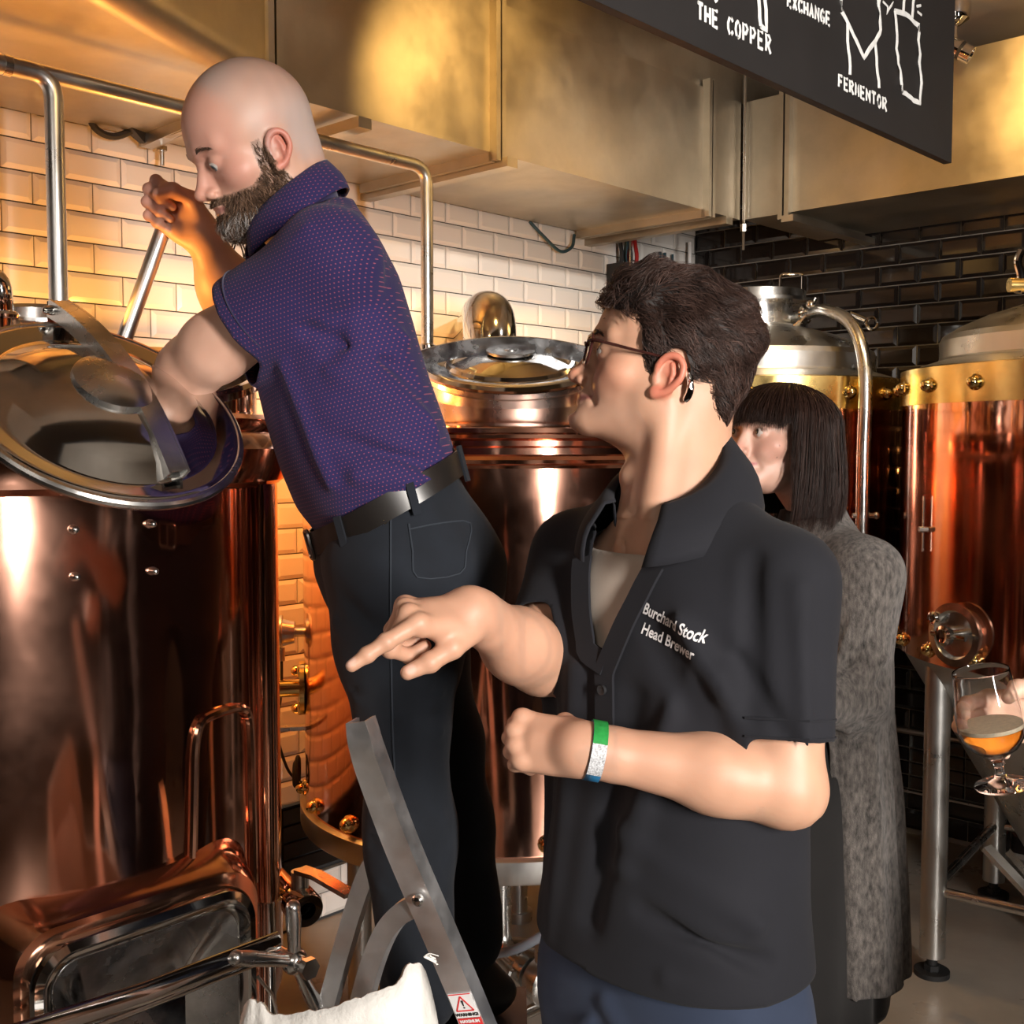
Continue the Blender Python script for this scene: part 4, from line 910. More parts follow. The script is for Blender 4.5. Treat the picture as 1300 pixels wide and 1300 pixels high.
# ------------------------------------------------------------------ hands
def hand(wr, fw, bk, thumb_sign, curls, thumb=None, s=1., spread=.0, wr_r=.026):
    """thumb_sign +1 right hand (thumb = back x fwd), -1 left. curls: 4 tuples of 3 angles in degrees"""
    fw = nz(fw); bk = np.array(bk, float); bk = nz(bk-fw*np.dot(bk, fw)); sd = np.cross(bk, fw)*thumb_sign; wr = np.array(wr, float)
    P = lambda f, t, b: wr+s*(fw*f+sd*t+bk*b)
    K = [(.090, .0275, .002), (.094, .0090, .005), (.089, -.0095, .004), (.080, -.0265, .000)]
    Ls = [(.043, .026, .021), (.047, .030, .022), (.043, .028, .022), (.034, .021, .020)]
    rr = [(.0108, .0095, .0085, .0072), (.0110, .0098, .0086, .0074), (.0106, .0093, .0082, .0070), (.0095, .0083, .0074, .0063)]
    palm = []
    for i, (f, t, b) in enumerate(K): palm.append((rc(P(.008, t*.62, -.004), P(f-.004, t, b-.006), .0165*s, .0125*s), .014))
    palm.append((rc(P(-.012, 0, -.001), P(.060, 0, -.001), .0245*s, .0160*s), .014))
    palm.append((rc(P(.004, .0, -.004), P(.0, -.0, -.004), wr_r*.9*s, wr_r*.9*s), .01))
    palm.append((el(P(.038, .022, -.014), np.array([.030, .016, .014])*s, np.stack([fw, sd, bk], 1)), .012))
    palm.append((el(P(.036, -.020, -.012), np.array([.034, .014, .013])*s, np.stack([fw, sd, bk], 1)), .012))
    ops = [Op(grp(palm), .012)]; tips = []
    for i in range(4):
        a = 0.; p = P(*K[i]); pts = [p]; sp = (1.5-i)*spread
        for j in range(3):
            a += math.radians(curls[i][j]); d = nz(fw*math.cos(a)-bk*math.sin(a)+sd*sp*math.cos(a)); p = p+d*Ls[i][j]*s; pts.append(p)
        r_ = [q*s for q in rr[i]]; g_ = [(rc(pts[j], pts[j+1], r_[j], r_[j+1]), .003) for j in range(3)]
        for j in (1, 2): g_.append((el(pts[j], r_[j]*1.07), .004))
        ops.append(Op(grp(g_), .0035)); tips.append((pts[3], pts[2], nz(bk*math.cos(a)+fw*math.sin(a)), r_[3]))
        ops.append(Op(el(P(K[i][0]-.001, K[i][1], K[i][2]), np.array([.0125, .0105, .0105])*s, np.stack([fw, sd, bk], 1)), .008))
    th = thumb or [(.018, .022, -.012), (.048, .043, -.020), (.076, .050, -.026), (.101, .047, -.030)]
    tp = [P(*q) for q in th]; ops.append(Op(grp([(rc(tp[0], tp[1], .0175*s, .0135*s), .006), (rc(tp[1], tp[2], .0130*s, .0112*s), .005), (rc(tp[2], tp[3], .0112*s, .0088*s), .004), (el(tp[2], .0118*s), .004)]), .008))
    tips.append((tp[3], tp[2], nz(sd*.6+bk*.8), .0088*s))
    pts = np.array([P(f, t, b) for f in (-.03, .20) for t in (-.06, .075) for b in (-.075, .035)]); return ops, tips, [P(*k_) for k_ in K]+tp, None
def hand_box(wr, tips, pad=.035, extra=()):
    A = np.array([wr]+[t[0] for t in tips]+[t[1] for t in tips]+[t[0]-(t[0]-t[1])*2.2 for t in tips]+list(extra)); return A.min(0)-pad, A.max(0)+pad
def nails(V, c, tips, s=1.):
    for t, p, n, r in tips:
        d = nz(t-p); ct = t+n*r*.75-d*.001; q = V-ct; u = q@d; w = np.linalg.norm(np.cross(q, d), axis=1)
        m = np.clip(1.5-((u/.0065)**2+(w/.0058)**2), 0, 1)[:, None]*.55; c = c*(1-m)+np.array([.80, .52, .44])*m
    return c
mat('skin', (.7, .45, .34), 0, .46, spec=.4, sss=.12, attr='Col', bump=(900, .06))
mat('eye_white', (.8, .75, .7), 0, .12, attr='Col')
mat('hair_dark', (.035, .022, .016), 0, .45, spec=.28, attr='Col')
mat('hair_base', (.012, .008, .007), 0, .7)
# ------------------------------------------------------------------ shared tools for people
from mathutils.bvhtree import BVHTree
def scalp_hair(Hd, name, n, cap, flow, lens, height, w, col, parent, seed=3, segs=6, curl=.0, jitter=.35, matn='hair_dark', nclump=500, clump=.6, shade=.28, dens=None):
    """strands rooted on the cap surface, combed along flow(q, normal) and held at height(q, t) above it; neighbours gather into locks"""
    r = np.random.default_rng(seed); V, Q = cap; T = bvh(V, Q); A = V[Q]; ar = np.linalg.norm(np.cross(A[:, 2]-A[:, 0], A[:, 3]-A[:, 1]), axis=1)
    fi = r.choice(len(Q), n, p=ar/ar.sum()); u = r.uniform(0, 1, (n, 2)); a = A[fi]
    X = a[:, 0]*((1-u[:, :1])*(1-u[:, 1:]))+a[:, 1]*(u[:, :1]*(1-u[:, 1:]))+a[:, 2]*(u[:, :1]*u[:, 1:])+a[:, 3]*((1-u[:, :1])*u[:, 1:])
    N = np.cross(a[:, 2]-a[:, 0], a[:, 3]-a[:, 1]); N /= np.linalg.norm(N, axis=1)[:, None]; q = Hd.loc(X); L = lens(q)*r.uniform(.7, 1.15, n)*Hd.s; jit = r.normal(0, jitter, (n, 3)); ph = r.uniform(0, 6.28, n)
    if dens is not None:
        kp = r.uniform(0, 1, n) < dens(q); X, N, q, L, jit, ph = X[kp], N[kp], q[kp], L[kp], jit[kp], ph[kp]; n = len(X); nclump = min(nclump, n//3)
    P = [X]; nn = N; hs = r.uniform(.35, 1.25, n)
    for i in range(segs):
        p = P[-1]; f = (flow(Hd.loc(p), nn@Hd.M)+jit)@Hd.M.T; f -= nn*(f*nn).sum(1)[:, None]; f /= np.linalg.norm(f, axis=1)[:, None]+1e-9
        f = f+np.cross(nn, f)*(curl*np.sin(1.3*i+ph*.25+q[:, 0]*60+q[:, 2]*40))[:, None]; p2 = p+f*(L/segs)[:, None]; hh = height(q, (i+1)/segs)*hs*Hd.s; out = np.empty_like(p2); n2 = np.empty_like(p2)
        for k in range(n):
            lo, no, _, _ = T.find_nearest(p2[k]); out[k] = lo; n2[k] = no
        sg = np.sign((n2*nn).sum(1))[:, None]; n2 = n2*np.where(sg == 0, 1, sg); free = np.linalg.norm(p2-out, axis=1) > hh+.004
        P.append(np.where(free[:, None], p2, out+n2*hh[:, None])); nn = np.where(free[:, None], nn, n2)
    P = np.stack(P, 1)
    if nclump:
        g = r.choice(n, nclump, False); d = ((X[:, None, :]-X[None, g, :])**2).sum(2) if n*nclump < 4e6 else np.concatenate([((X[k:k+1000, None, :]-X[None, g, :])**2).sum(2) for k in range(0, n, 1000)]); G = P[g[d.argmin(1)]]; t = np.linspace(0, 1, segs+1)[None, :, None]; P = P+(G-P)*clump*t**1.2
    cc = np.array(col)*(1+r.normal(0, shade, (n, 1))).clip(.3, 2.2)
    if nclump: cc *= (1+r.normal(0, .25, nclump))[d.argmin(1)][:, None].clip(.4, 1.8)
    return strands(name, None, P, w*Hd.s*r.uniform(.7, 1.2, n), matn, parent, cc)
def bvh(V, Q): return BVHTree.FromPolygons([tuple(v) for v in V], [tuple(int(i) for i in q) for q in Q])
def hair_cap(Hd, poly, parent, skull=((-.010, 0, .030), (.099, .079, .090)), off=.006, extra=(), amp=.003, name='hair', sc=60, m='hair_base', col=None):
    ra = np.array(skull[1])+off; ops = [Op(Hd.E(skull[0], ra), .01)]+[Op(Hd.E(c, r), k) for c, r, k in extra]
    V, Q = mesh_ops(ops, [Hd.bbox(.003)], lambda x, y, z: amp*vnoise(4, sc, np.stack(np.broadcast_arrays(x, y, z), -1)))
    V, Q = cutmesh(V, Q, [lambda P: np.where(inpoly(Hd.loc(P)[:, [0, 2]], poly), -1., 1.)], 6)
    npobj(name, V, Q, m, parent, None); return V, Q
def brows(Hd, parent, col, n=130, seed=2, thick=.00042, z0=.0165):
    r = np.random.default_rng(seed)
    for q in (-1, 1):
        t = r.uniform(0, 1, n); y = .012+.036*t; z = z0+.007*np.sin(t*2.2)-.006*t+r.normal(0, .0018*(1.1-.6*t)); x = .0972-.0125*t**2.0
        L = .0085; d = np.stack([-.35-0*t, .85+0*t, .45-.75*t], 1); d /= np.linalg.norm(d, axis=1)[:, None]
        p0 = np.stack([x, y, z], 1); k = np.stack([p0+d*L*s+np.array([.0022, 0, 0])*math.sin(s*2.4) for s in np.linspace(0, 1, 4)], 1); k[:, :, 1] *= q
        P = Hd.o+Hd.s*(k@Hd.M.T); strands('eyebrow', None, P, np.full(len(P), thick), 'hair_dark', parent, np.repeat(np.array([col]), len(P), 0))
def lerp(a, b, t): return np.array(a, float)*(1-t)+np.array(b, float)*t
def fabric(name, col, scale=1400, dots=None, noise=(8, .12), rough=.85, sheen=.25, weave=.12):
    m = mat(name, col, 0, rough, spec=.25, noise=noise, bump=(scale, weave), sheen=sheen)
    if dots:
        nt = m.node_tree; N, L = nt.nodes, nt.links; tc = N.new('ShaderNodeTexCoord'); sp, rad, dc, rot = dots
        mp = N.new('ShaderNodeMapping'); mp.inputs['Rotation'].default_value = rot; mp.inputs['Scale'].default_value = (1/sp,)*3; L.new(tc.outputs['Object'], mp.inputs[0])
        sx = N.new('ShaderNodeSeparateXYZ'); L.new(mp.outputs[0], sx.inputs[0])
        def M_(op, a, b=None):
            q = N.new('ShaderNodeMath'); q.operation = op
            for i, v in enumerate((a, b)):
                if v is None: continue
                if isinstance(v, (int, float)): q.inputs[i].default_value = v
                else: L.new(v, q.inputs[i])
            return q.outputs[0]
        u, v = sx.outputs[0], sx.outputs[2]; row = M_('FLOOR', v); sh = M_('MULTIPLY', M_('MODULO', row, 2), .5)
        fu = M_('SUBTRACT', M_('FRACT', M_('ADD', u, sh)), .5); fv = M_('SUBTRACT', M_('FRACT', v), .5)
        dd = M_('SQRT', M_('ADD', M_('MULTIPLY', fu, fu), M_('MULTIPLY', fv, fv))); mk_ = M_('LESS_THAN', dd, rad)
        mx = N.new('ShaderNodeMix'); mx.data_type = 'RGBA'; L.new(mk_, mx.inputs['Factor'])
        b = N['Principled BSDF']; src = b.inputs['Base Color'].links[0].from_socket; L.new(src, mx.inputs[6]); mx.inputs[7].default_value = (*dc, 1); L.new(mx.outputs[2], b.inputs['Base Color'])
    return m
fabric('polo_cloth', (.0098, .0102, .0142), sheen=.03); fabric('undershirt', (.42, .35, .29)); fabric('navy_cloth', (.022, .032, .060), sheen=.05)
mat('tortoise', (.035, .010, .008), 0, .18, noise=(60, .6)); mat('lens_glass', (1, 1, 1), 0, .0, trans=1, ior=1.05)
mat('band_green', (.02, .25, .05), 0, .35, noise=(90, .4)); mat('band_blue', (.02, .14, .30), 0, .35); mat('band_grey', (.45, .46, .48), 0, .35, noise=(500, .8))
mat('shoe_leather', (.02, .018, .016), 0, .45)
def shoe(parent, ankle, d, z0, name='shoe', sc=1.):
    d = nz(d); l = np.cross(ZV, d); a = np.array(ankle, float); a[2] = z0; M = np.stack([d, l, ZV], 1)
    ops = [Op(el(a+d*.0+ZV*.05, (.055*sc, .042, .06), M), .02), Op(el(a+d*.09*sc+ZV*.035, (.11*sc, .046, .042), M), .03), Op(el(a-d*.015+ZV*.035, (.065, .040, .040), M), .02)]
    V, Q = mesh_ops(ops, [(a-.25, a+np.array([.25, .25, .16]), .006)]); V[:, 2] = np.maximum(V[:, 2], z0+.004); return npobj(name, V, Q, 'shoe_leather', parent)

# ------------------------------------------------------------------ the man in the polo shirt
M2 = thing('person', (.205, 1.42, 0), 'person in a dark polo shirt and glasses looking up and pointing, in front', 'person')
d2 = nz((-.72, -.69, 0)); l2 = np.cross(ZV, d2); C2 = np.array([.205, 1.42, 0])
H2 = Head(W(844, 464, 1.455), 176, 13, 0, 1.0, smile=.9, chin=.013, fs=.85, ear=.9, ear_x=.001, eye_open=.0030, jaw=0, no_crease=1)
nb = C2+ZV*1.385+d2*.01
SL, SR = C2+l2*.165+ZV*1.318, C2-l2*.170+ZV*1.322
EL, WL = W(997, 998, 1.26), W(742, 951, 1.255); ER, WR = W(686, 838, 1.43), W(600, 778, 1.285)
ops = H2.ops()
nt_ = H2.p(-.028, 0, -.05)
ops += [Op(rc(nt_, nb+ZV*.01, .054, .060), .03), Op(rc(H2.p(-.045, 0, -.02), nb-d2*.02, .045, .06), .03)]
for q in (-1, 1): ops.append(Op(rc(H2.p(-.012, q*.058, -.055), nb+d2*.065-ZV*.035+l2*q*.02, .011, .010), .02))
ops.append(Op(el(lerp(H2.p(.045, 0, -.115), nb+d2*.06, .5)-d2*.006, .009), .02))
tors = [(.72, .140, .095), (.80, .140, .095), (.9, .160, .118), (1.0, .155, .112), (1.15, .165, .112), (1.25, .17, .108), (1.33, .145, .085), (1.38, .08, .06)]
ops.append(Op(loft(C2, l2, d2, ZV, tors), .02))
for S, E_, Wr in ((SL, EL, WL), (SR, ER, WR)):
    ax = nz(Wr-E_)
    ops += [Op(rc(S, E_, .048, .042), .03), Op(rc(E_, lerp(E_, Wr, .35), .0425, .0445), .02), Op(rc(lerp(E_, Wr, .3), Wr, .043, .0265), .02), Op(rc(Wr-ax*.03, Wr+ax*.01, .027, .026), .015)]
ops.append(Op(el(EL+ZV*-.012+np.array([.008, .01, 0]), .036), .02))
hR, tR, kR, _ = hand(WR, (-.76, -.52, .06), (.12, -.30, 1), +1, [(32, 4, 2), (72, 88, 55), (74, 90, 58), (72, 88, 56)], [(.016, .022, -.014), (.044, .038, -.026), (.070, .038, -.044), (.094, .034, -.058)], .95)
hL, tL, kL, _ = hand(WL, (-.86, .32, .05), (-.40, -.75, .50), -1, [(62, 92, 60), (66, 94, 62), (66, 94, 62), (62, 92, 60)], [(.016, .022, -.014), (.042, .038, -.034), (.066, .026, -.046), (.084, .006, -.050)], .9)
ops += hR+hL
fr = lambda S, E_, pad: (np.minimum(S, E_)-pad, np.maximum(S, E_)+pad)
bxR, bxL = hand_box(WR, tR, extra=kR), hand_box(WL, tL, extra=kL)
hb = H2.bbox(.0019, -.19); hb = (np.minimum(hb[0], nb-np.array([.07, .07, 0])), np.maximum(hb[1], nb+np.array([.07, .07, 0])), .0019)
armL = fr(lerp(SL, EL, .5), WL, .075); armR = fr(lerp(SR, ER, .5), WR, .075)
V, Q = mesh_ops(ops, [hb, (*bxR, .0018), (*bxL, .0018), (*armL, .004), (*armR, .004), (C2+np.array([-.35, -.35, .7]), C2+np.array([.35, .35, 1.45]), .012)])
col, q = face_col(H2, V, (.51, .285, .188), (.34, .12, .095), .6)
kn = np.zeros(len(V))
for c0 in (WR, WL): kn += gz(((V-c0)**2).sum(1), .13)*.35
col = col*(1-kn[:, None]*.35)+np.array([.62, .31, .23])*kn[:, None]*.35
m = np.clip(1-np.abs(q[:, 2]+.085)/.05, 0, 1)*(np.abs(q[:, 1]) < .07)*(q[:, 0] > .0)*.18; col = col*(1-m[:, None])+np.array([.30, .22, .19])*m[:, None]
col = nails(V, col, tR+tL)
npobj('body', V, Q, 'skin', M2, col)
H2.eyes(M2, (.08, .05, .03), (1, .1, .15))
brows(H2, M2, (.022, .013, .009), n=240)
# hair: swept back, wavy, tousled
poly2 = [(.082, .050), (.058, .046), (.042, .034), (.036, .010), (.028, -.034), (.013, -.036), (.010, -.004), (.002, .014), (-.014, .016), (-.026, -.002), (-.030, -.040), (-.048, -.066), (-.078, -.088), (-.16, -.09), (-.16, .17), (.12, .17), (.105, .060)]
cap2 = hair_cap(H2, poly2, M2, off=.003, extra=[((.034, 0, .066), (.058, .058, .045), .02), ((-.05, 0, .040), (.060, .062, .058), .02), ((-.076, 0, -.03), (.024, .053, .055), .02)], amp=.0045, sc=75)
def flow2(q, n):
    f = np.zeros_like(q); f[:, 0] = -1.0; f[:, 2] = -.75*np.clip(-q[:, 2]*9+.9, 0, 2); f[:, 1] = .9*np.sin(q[:, 0]*40+q[:, 2]*30)*np.clip(q[:, 2]*14, 0, 1)
    return f
lens2 = lambda q: np.where(q[:, 2] > .06, .050, np.where(q[:, 2] > .0, .036, .022))
def height2(q, t): return (.003+.005*np.clip((q[:, 2]-.03)/.06, 0, 1)+.006*np.clip((q[:, 0]-.04)/.03, 0, 1)*(q[:, 2] > .05))*math.sin(min(t*1.5, 1)*PI/2)+.001
scalp_hair(H2, 'hair_strands', 9000, cap2, flow2, lens2, height2,   .00048, (.050, .028, .022), M2, segs=6, curl=.55, jitter=.28, nclump=520, clump=.72)
# polo shirt
tab = [(.77, .188, .142), (.80, .188, .142), (.9, .182, .136), (1.0, .178, .130), (1.1, .182, .128), (1.2, .190, .128), (1.27, .190, .120), (1.32, .170, .104), (1.365, .120, .084), (1.40, .074, .070), (1.43, .068, .066)]
sl_end_L, sl_end_R = lerp(SL, EL, .78), lerp(SR, ER, .72)
P_ = [Op(loft(C2, l2, d2, ZV, tab, 2.3), .02), Op(rc(C2+l2*.06+ZV*1.380, SL+ZV*.004, .046, .048), .05), Op(rc(C2-l2*.06+ZV*1.378, SR+ZV*.004, .046, .050), .05)]
SLV = []; TOR = loft(C2, l2, d2, ZV, tab, 2.3)
for S, e_ in ((SL, sl_end_L), (SR, sl_end_R)):
    dx = nz(e_-S); SLV.append(rc(S, e_+dx*.024, .054, .055)); P_ += [Op(SLV[-1], .035)]
fo = lambda a, b, r, am: P_.append(fold(a, b, r, am*1.5))
on2 = lambda u, v, z: C2+l2*u+d2*v+ZV*z
fo(on2(.15, .10, 1.20), on2(.06, .14, 1.34), .014, .010); fo(on2(.170, .09, 1.19), on2(.115, .12, 1.33), .014, -.005); fo(on2(.13, .12, 1.16), on2(.03, .13, 1.30), .012, -.007)
fo(on2(.18, .06, 1.08), on2(.15, .10, 1.22), .016, .006); fo(on2(.03, .13, .98), on2(.11, .13, 1.22), .016, .007); fo(on2(-.02, .13, .9), on2(.04, .13, 1.18), .018, -.007)
fo(on2(.17, .06, .93), on2(.03, .13, 1.02), .014, .008); fo(on2(.18, .05, .88), on2(.06, .13, .93), .012, -.008); fo(on2(.17, .05, .84), on2(.09, .12, .86), .010, .007)
fo(on2(-.10, .11, .85), on2(-.05, .13, 1.2), .016, .007); fo(on2(-.14, .08, .9), on2(-.11, .11, 1.15), .014, -.007); fo(on2(.18, .0, 1.28), on2(.19, .045, 1.12), .018, -.005); fo(SL+np.array([-.05, -.04, .03]), lerp(SL, EL, .6)+np.array([-.05, -.05, 0]), .012, -.007)
fo(SL+np.array([.0, -.065, .0]), lerp(SL, EL, .7)+np.array([.01, -.065, 0]), .014, .005); fo(lerp(SL, EL, .35)+np.array([-.06, -.03, 0]), lerp(SL, EL, .75)+np.array([-.01, -.065, 0]), .010, -.005)
hemz = lambda P: .832+.05*np.clip((P-C2)@(-l2), -.05, .2)
dL, dR_ = nz(EL-SL), nz(ER-SR)
inL = lambda P: (((P-SL)@dL) > .08) & (np.linalg.norm(np.cross(P-SL, dL), axis=1) < .098)
uu, vv = (lambda P: (P-C2)@l2), (lambda P: (P-C2)@d2)
V, Q = mesh_ops(P_, [(C2+np.array([-.36, -.36, .75]), C2+np.array([.36, .36, 1.47]), .0045)], lambda x, y, z: .0016*vnoise(11, 26, np.stack(np.broadcast_arrays(x, y, z), -1)))
ndir = nz(H2.p(-.03, 0, -.08)-nb)
ev = lambda p, P: p.fn(P[:, 0], P[:, 1], P[:, 2])
slc = lambda i, S, d, e: (lambda P: np.where((ev(SLV[i], P) < ev(TOR, P)-.009), (P-e)@d, -1))
cuts = [lambda P: hemz(P)-P[:, 2], slc(0, SL, dL, sl_end_L), slc(1, SR, dR_, sl_end_R),
        lambda P: np.where(np.linalg.norm(P[:, :2]-nb[:2]-d2[:2]*.01, axis=1) < .10, P[:, 2]-(1.402-.35*np.clip(vv(P), -.02, .2)), -1),
        lambda P: np.where((vv(P) > .03) & (P[:, 2] > 1.215), .052*np.clip((P[:, 2]-1.215)/.14, 0, 1)**.9-np.abs(uu(P)+.012), -1)]
V, Q = cutmesh(V, Q, cuts, 14)
shirt = npobj('polo_shirt', V, Q, 'polo_cloth', M2, solid=.0028)
SB = bvh(V, Q)
# sleeve hems, collar, placket, undershirt
def ringhem(S, d, end, r, name='sleeve_hem'):
    M = frame(d); b = B(); pts = []
    for a in np.arange(40)*2*PI/40:
        dr = M[:, 0]*math.cos(a)+M[:, 1]*math.sin(a); h = SB.ray_cast(Vector(end-d*.012+dr*.14), Vector(-dr)); q_ = np.array(h[0])+dr*.0008 if h[0] is not None else end+dr*9
        if np.linalg.norm(q_-end) < r: pts.append(q_)
        elif len(pts) > 3: pts.append(None)
    k0 = next((i for i, p in enumerate(pts) if p is None), 0)
    pts = np.array([p for p in pts[k0:]+pts[:k0] if p is not None])
    for off in (0., -.020): b.tube(pts+d*(.006+off), .0014, 5)
    b.build(name, 'polo_cloth', shirt)
ringhem(SL, dL, sl_end_L, .07)
cpos = nb+np.array([0, 0, .0]); fwc = d2; 
def collar_pt(a, r, h):     # a=0 at the front, positive towards his left
    dr = fwc*math.cos(a)+l2*math.sin(a); return cpos+dr*r+ZV*h
aa = np.linspace(math.radians(34), math.radians(326), 49); rows = []
for k in range(7):
    row = []
    for a in aa:
        bk = (1-math.cos(a))/2; fz = 1-bk      # bk 1 at the nape
        r_in, h_in = .063+.007*fz, .016+.098*bk**1.3
        t = k/6
        r_ = r_in+(.050*t+.012*math.sin(t*PI))*(1-.05*fz); h_ = h_in-(.072+.0*fz)*t**1.2+.006*math.sin(min(t*3, 1)*PI)
        row.append(collar_pt(a-(.28*t*fz**4 if a < PI else -.28*t*fz**4), r_, h_))
    rows.append(row)
Vc = np.array(rows).reshape(-1, 3); n_ = len(aa); Qc = np.array([(i*n_+j, i*n_+j+1, (i+1)*n_+j+1, (i+1)*n_+j) for i in range(6) for j in range(n_-1)])
npobj('collar', Vc, Qc, 'polo_cloth', shirt, solid=.003)
Vi = np.array([[collar_pt(a, .070, .016+.094*((1-math.cos(a))/2)**1.3-.003), collar_pt(a, .066, -.03)] for a in aa]).transpose(1, 0, 2).reshape(-1, 3)
npobj('collar_stand', Vi, np.array([(j, j+1, n_+j+1, n_+j) for j in range(n_-1)]), 'polo_cloth', shirt, solid=.002)
tabu = [(1.05, .16, .112), (1.2, .175, .118), (1.27, .176, .112), (1.32, .155, .098), (1.36, .112, .080), (1.385, .080, .068)]
Vu, Qu = mesh_ops([Op(loft(C2, l2, d2, ZV, tabu, 2.3), .01)], [(C2+np.array([-.25, -.25, 1.06]), C2+np.array([.25, .25, 1.42]), .006)])
Vu, Qu = cutmesh(Vu, Qu, [lambda P: P[:, 2]-(1.372-.30*np.clip(vv(P), -.03, .2)), lambda P: 1.10-P[:, 2]], 10)
npobj('undershirt', Vu, Qu, 'undershirt', M2, solid=.002)
def front_pt(u, z, off=.002):
    o = C2+l2*u+ZV*z+d2*.3; h = SB.ray_cast(Vector(o), Vector(-d2)); return (np.array(h[0])+d2*off) if h[0] is not None else C2+l2*u+ZV*z+d2*.125
for sgn in (-1, 1):
    pts = []
    for z in np.linspace(1.335, 1.10 if sgn > 0 else 1.215, 12):
        wv = .052*max(0, (z-1.215)/.14)**.9; pts.append(front_pt(-.012+sgn*(wv+.014) if z > 1.215 else -.012+.012, z, .003))
    b = B(); b.strip(spline(pts, 3), .028, .004, l2); b.build('placket', 'polo_cloth', shirt)
b = B(); bt = front_pt(.006, 1.262, .006); b.lathe([(.001, .003), (.004, .003), (.0058, .004), (.006, .001), (.006, 0)], bt, d2, 20); b.build('button', 'black_plastic', shirt)
b = B(); bt = front_pt(.000, 1.185, .006); b.lathe([(.001, .003), (.004, .003), (.0058, .004), (.006, .001), (.006, 0)], bt, d2, 20); b.build('button', 'black_plastic', shirt)
# embroidered lettering, laid onto the cloth
def text_mesh(txt, size):
    cu = bpy.data.curves.new('embroidery', 'FONT'); cu.body = txt; cu.size = size; cu.resolution_u = 3; cu.offset = .0004; o = bpy.data.objects.new('embroidery', cu); COL.objects.link(o)
    dg = bpy.context.evaluated_depsgraph_get(); me = o.evaluated_get(dg).to_mesh(); bm = bmesh.new(); bm.from_mesh(me)
    bmesh.ops.triangulate(bm, faces=bm.faces[:]); bmesh.ops.subdivide_edges(bm, edges=[e for e in bm.edges if e.calc_length() > .006], cuts=2)
    bmesh.ops.triangulate(bm, faces=bm.faces[:]); V = np.array([v.co[:] for v in bm.verts]); bm.verts.index_update(); F = [tuple(v.index for v in f.verts) for f in bm.faces]
    bm.free(); o.evaluated_get(dg).to_mesh_clear(); bpy.data.objects.remove(o); bpy.data.curves.remove(cu); return V, F
fabric('thread_white', (.62, .60, .60), noise=(300, .3))
def cast_text(txt, size, org, xd, yd, nrm, tree, parent, m, name='embroidery', off=.0012):
    V, F = text_mesh(txt, size); out = []; V[:, 0] *= .78
    for v in V:
        p = org+xd*v[0]+yd*v[1]; h = tree.ray_cast(Vector(p+nrm*.12), Vector(-nrm)); out.append(np.array(h[0])+nrm*off if h[0] is not None else p)
    return meshobj(name, np.array(out), F, m, parent, False)
tx = nz(l2-ZV*.30); tyv = nz(ZV+l2*.30); txn = nz(d2+l2*.35)
cast_text('Burchard Stock', .0185, on2(.038, .10, 1.280), tx, tyv, txn, SB, shirt, 'thread_white'); cast_text('Head Brewer', .0185, on2(.038, .10, 1.257), tx, tyv, txn, SB, shirt, 'thread_white')
# trousers and shoes
T_ = [Op(loft(C2, l2, d2, ZV, [(.66, .172, .122), (.74, .180, .132), (.80, .180, .130), (.845, .172, .120), (.86, .165, .11), (.93, .155, .10)], 2.4), .03)]
hipL, hipR = C2+l2*.09+ZV*.74, C2-l2*.09+ZV*.74; knL, knR = C2+l2*.11+d2*.03+ZV*.46, C2-l2*.065-d2*.02+ZV*.46; anL, anR = C2+l2*.12-d2*.02+ZV*.07, C2-l2*.07-d2*.03+ZV*.07
for a, k_, c in ((hipL, knL, anL), (hipR, knR, anR)): T_ += [Op(rc(a, k_, .102, .076), .03), Op(rc(k_, c, .076, .062), .03)]
T_ += [fold(on2(.0, .13, .80), on2(.10, .12, .70), .012, .008), fold(on2(-.02, .14, .77), on2(-.12, .10, .66), .012, .009), fold(on2(.15, .08, .80), on2(.14, .09, .66), .008, -.006)]
V, Q = mesh_ops(T_, [(C2+np.array([-.32, -.32, .04]), C2+np.array([.32, .32, .96]), .007)], lambda x, y, z: .003*vnoise(21, 22, np.stack(np.broadcast_arrays(x, y, z), -1)))
tro = npobj('trousers', V, Q, 'navy_cloth', M2)
TB = bvh(V, Q)
def on_tree(tree, p, d, off=.002):
    h = tree.ray_cast(Vector(p), Vector(d)); return np.array(h[0])-np.array(d)*off if h[0] is not None else np.array(p)+np.array(d)*.1
shoe(M2, anL, d2, 0); shoe(M2, anR, d2, 0)
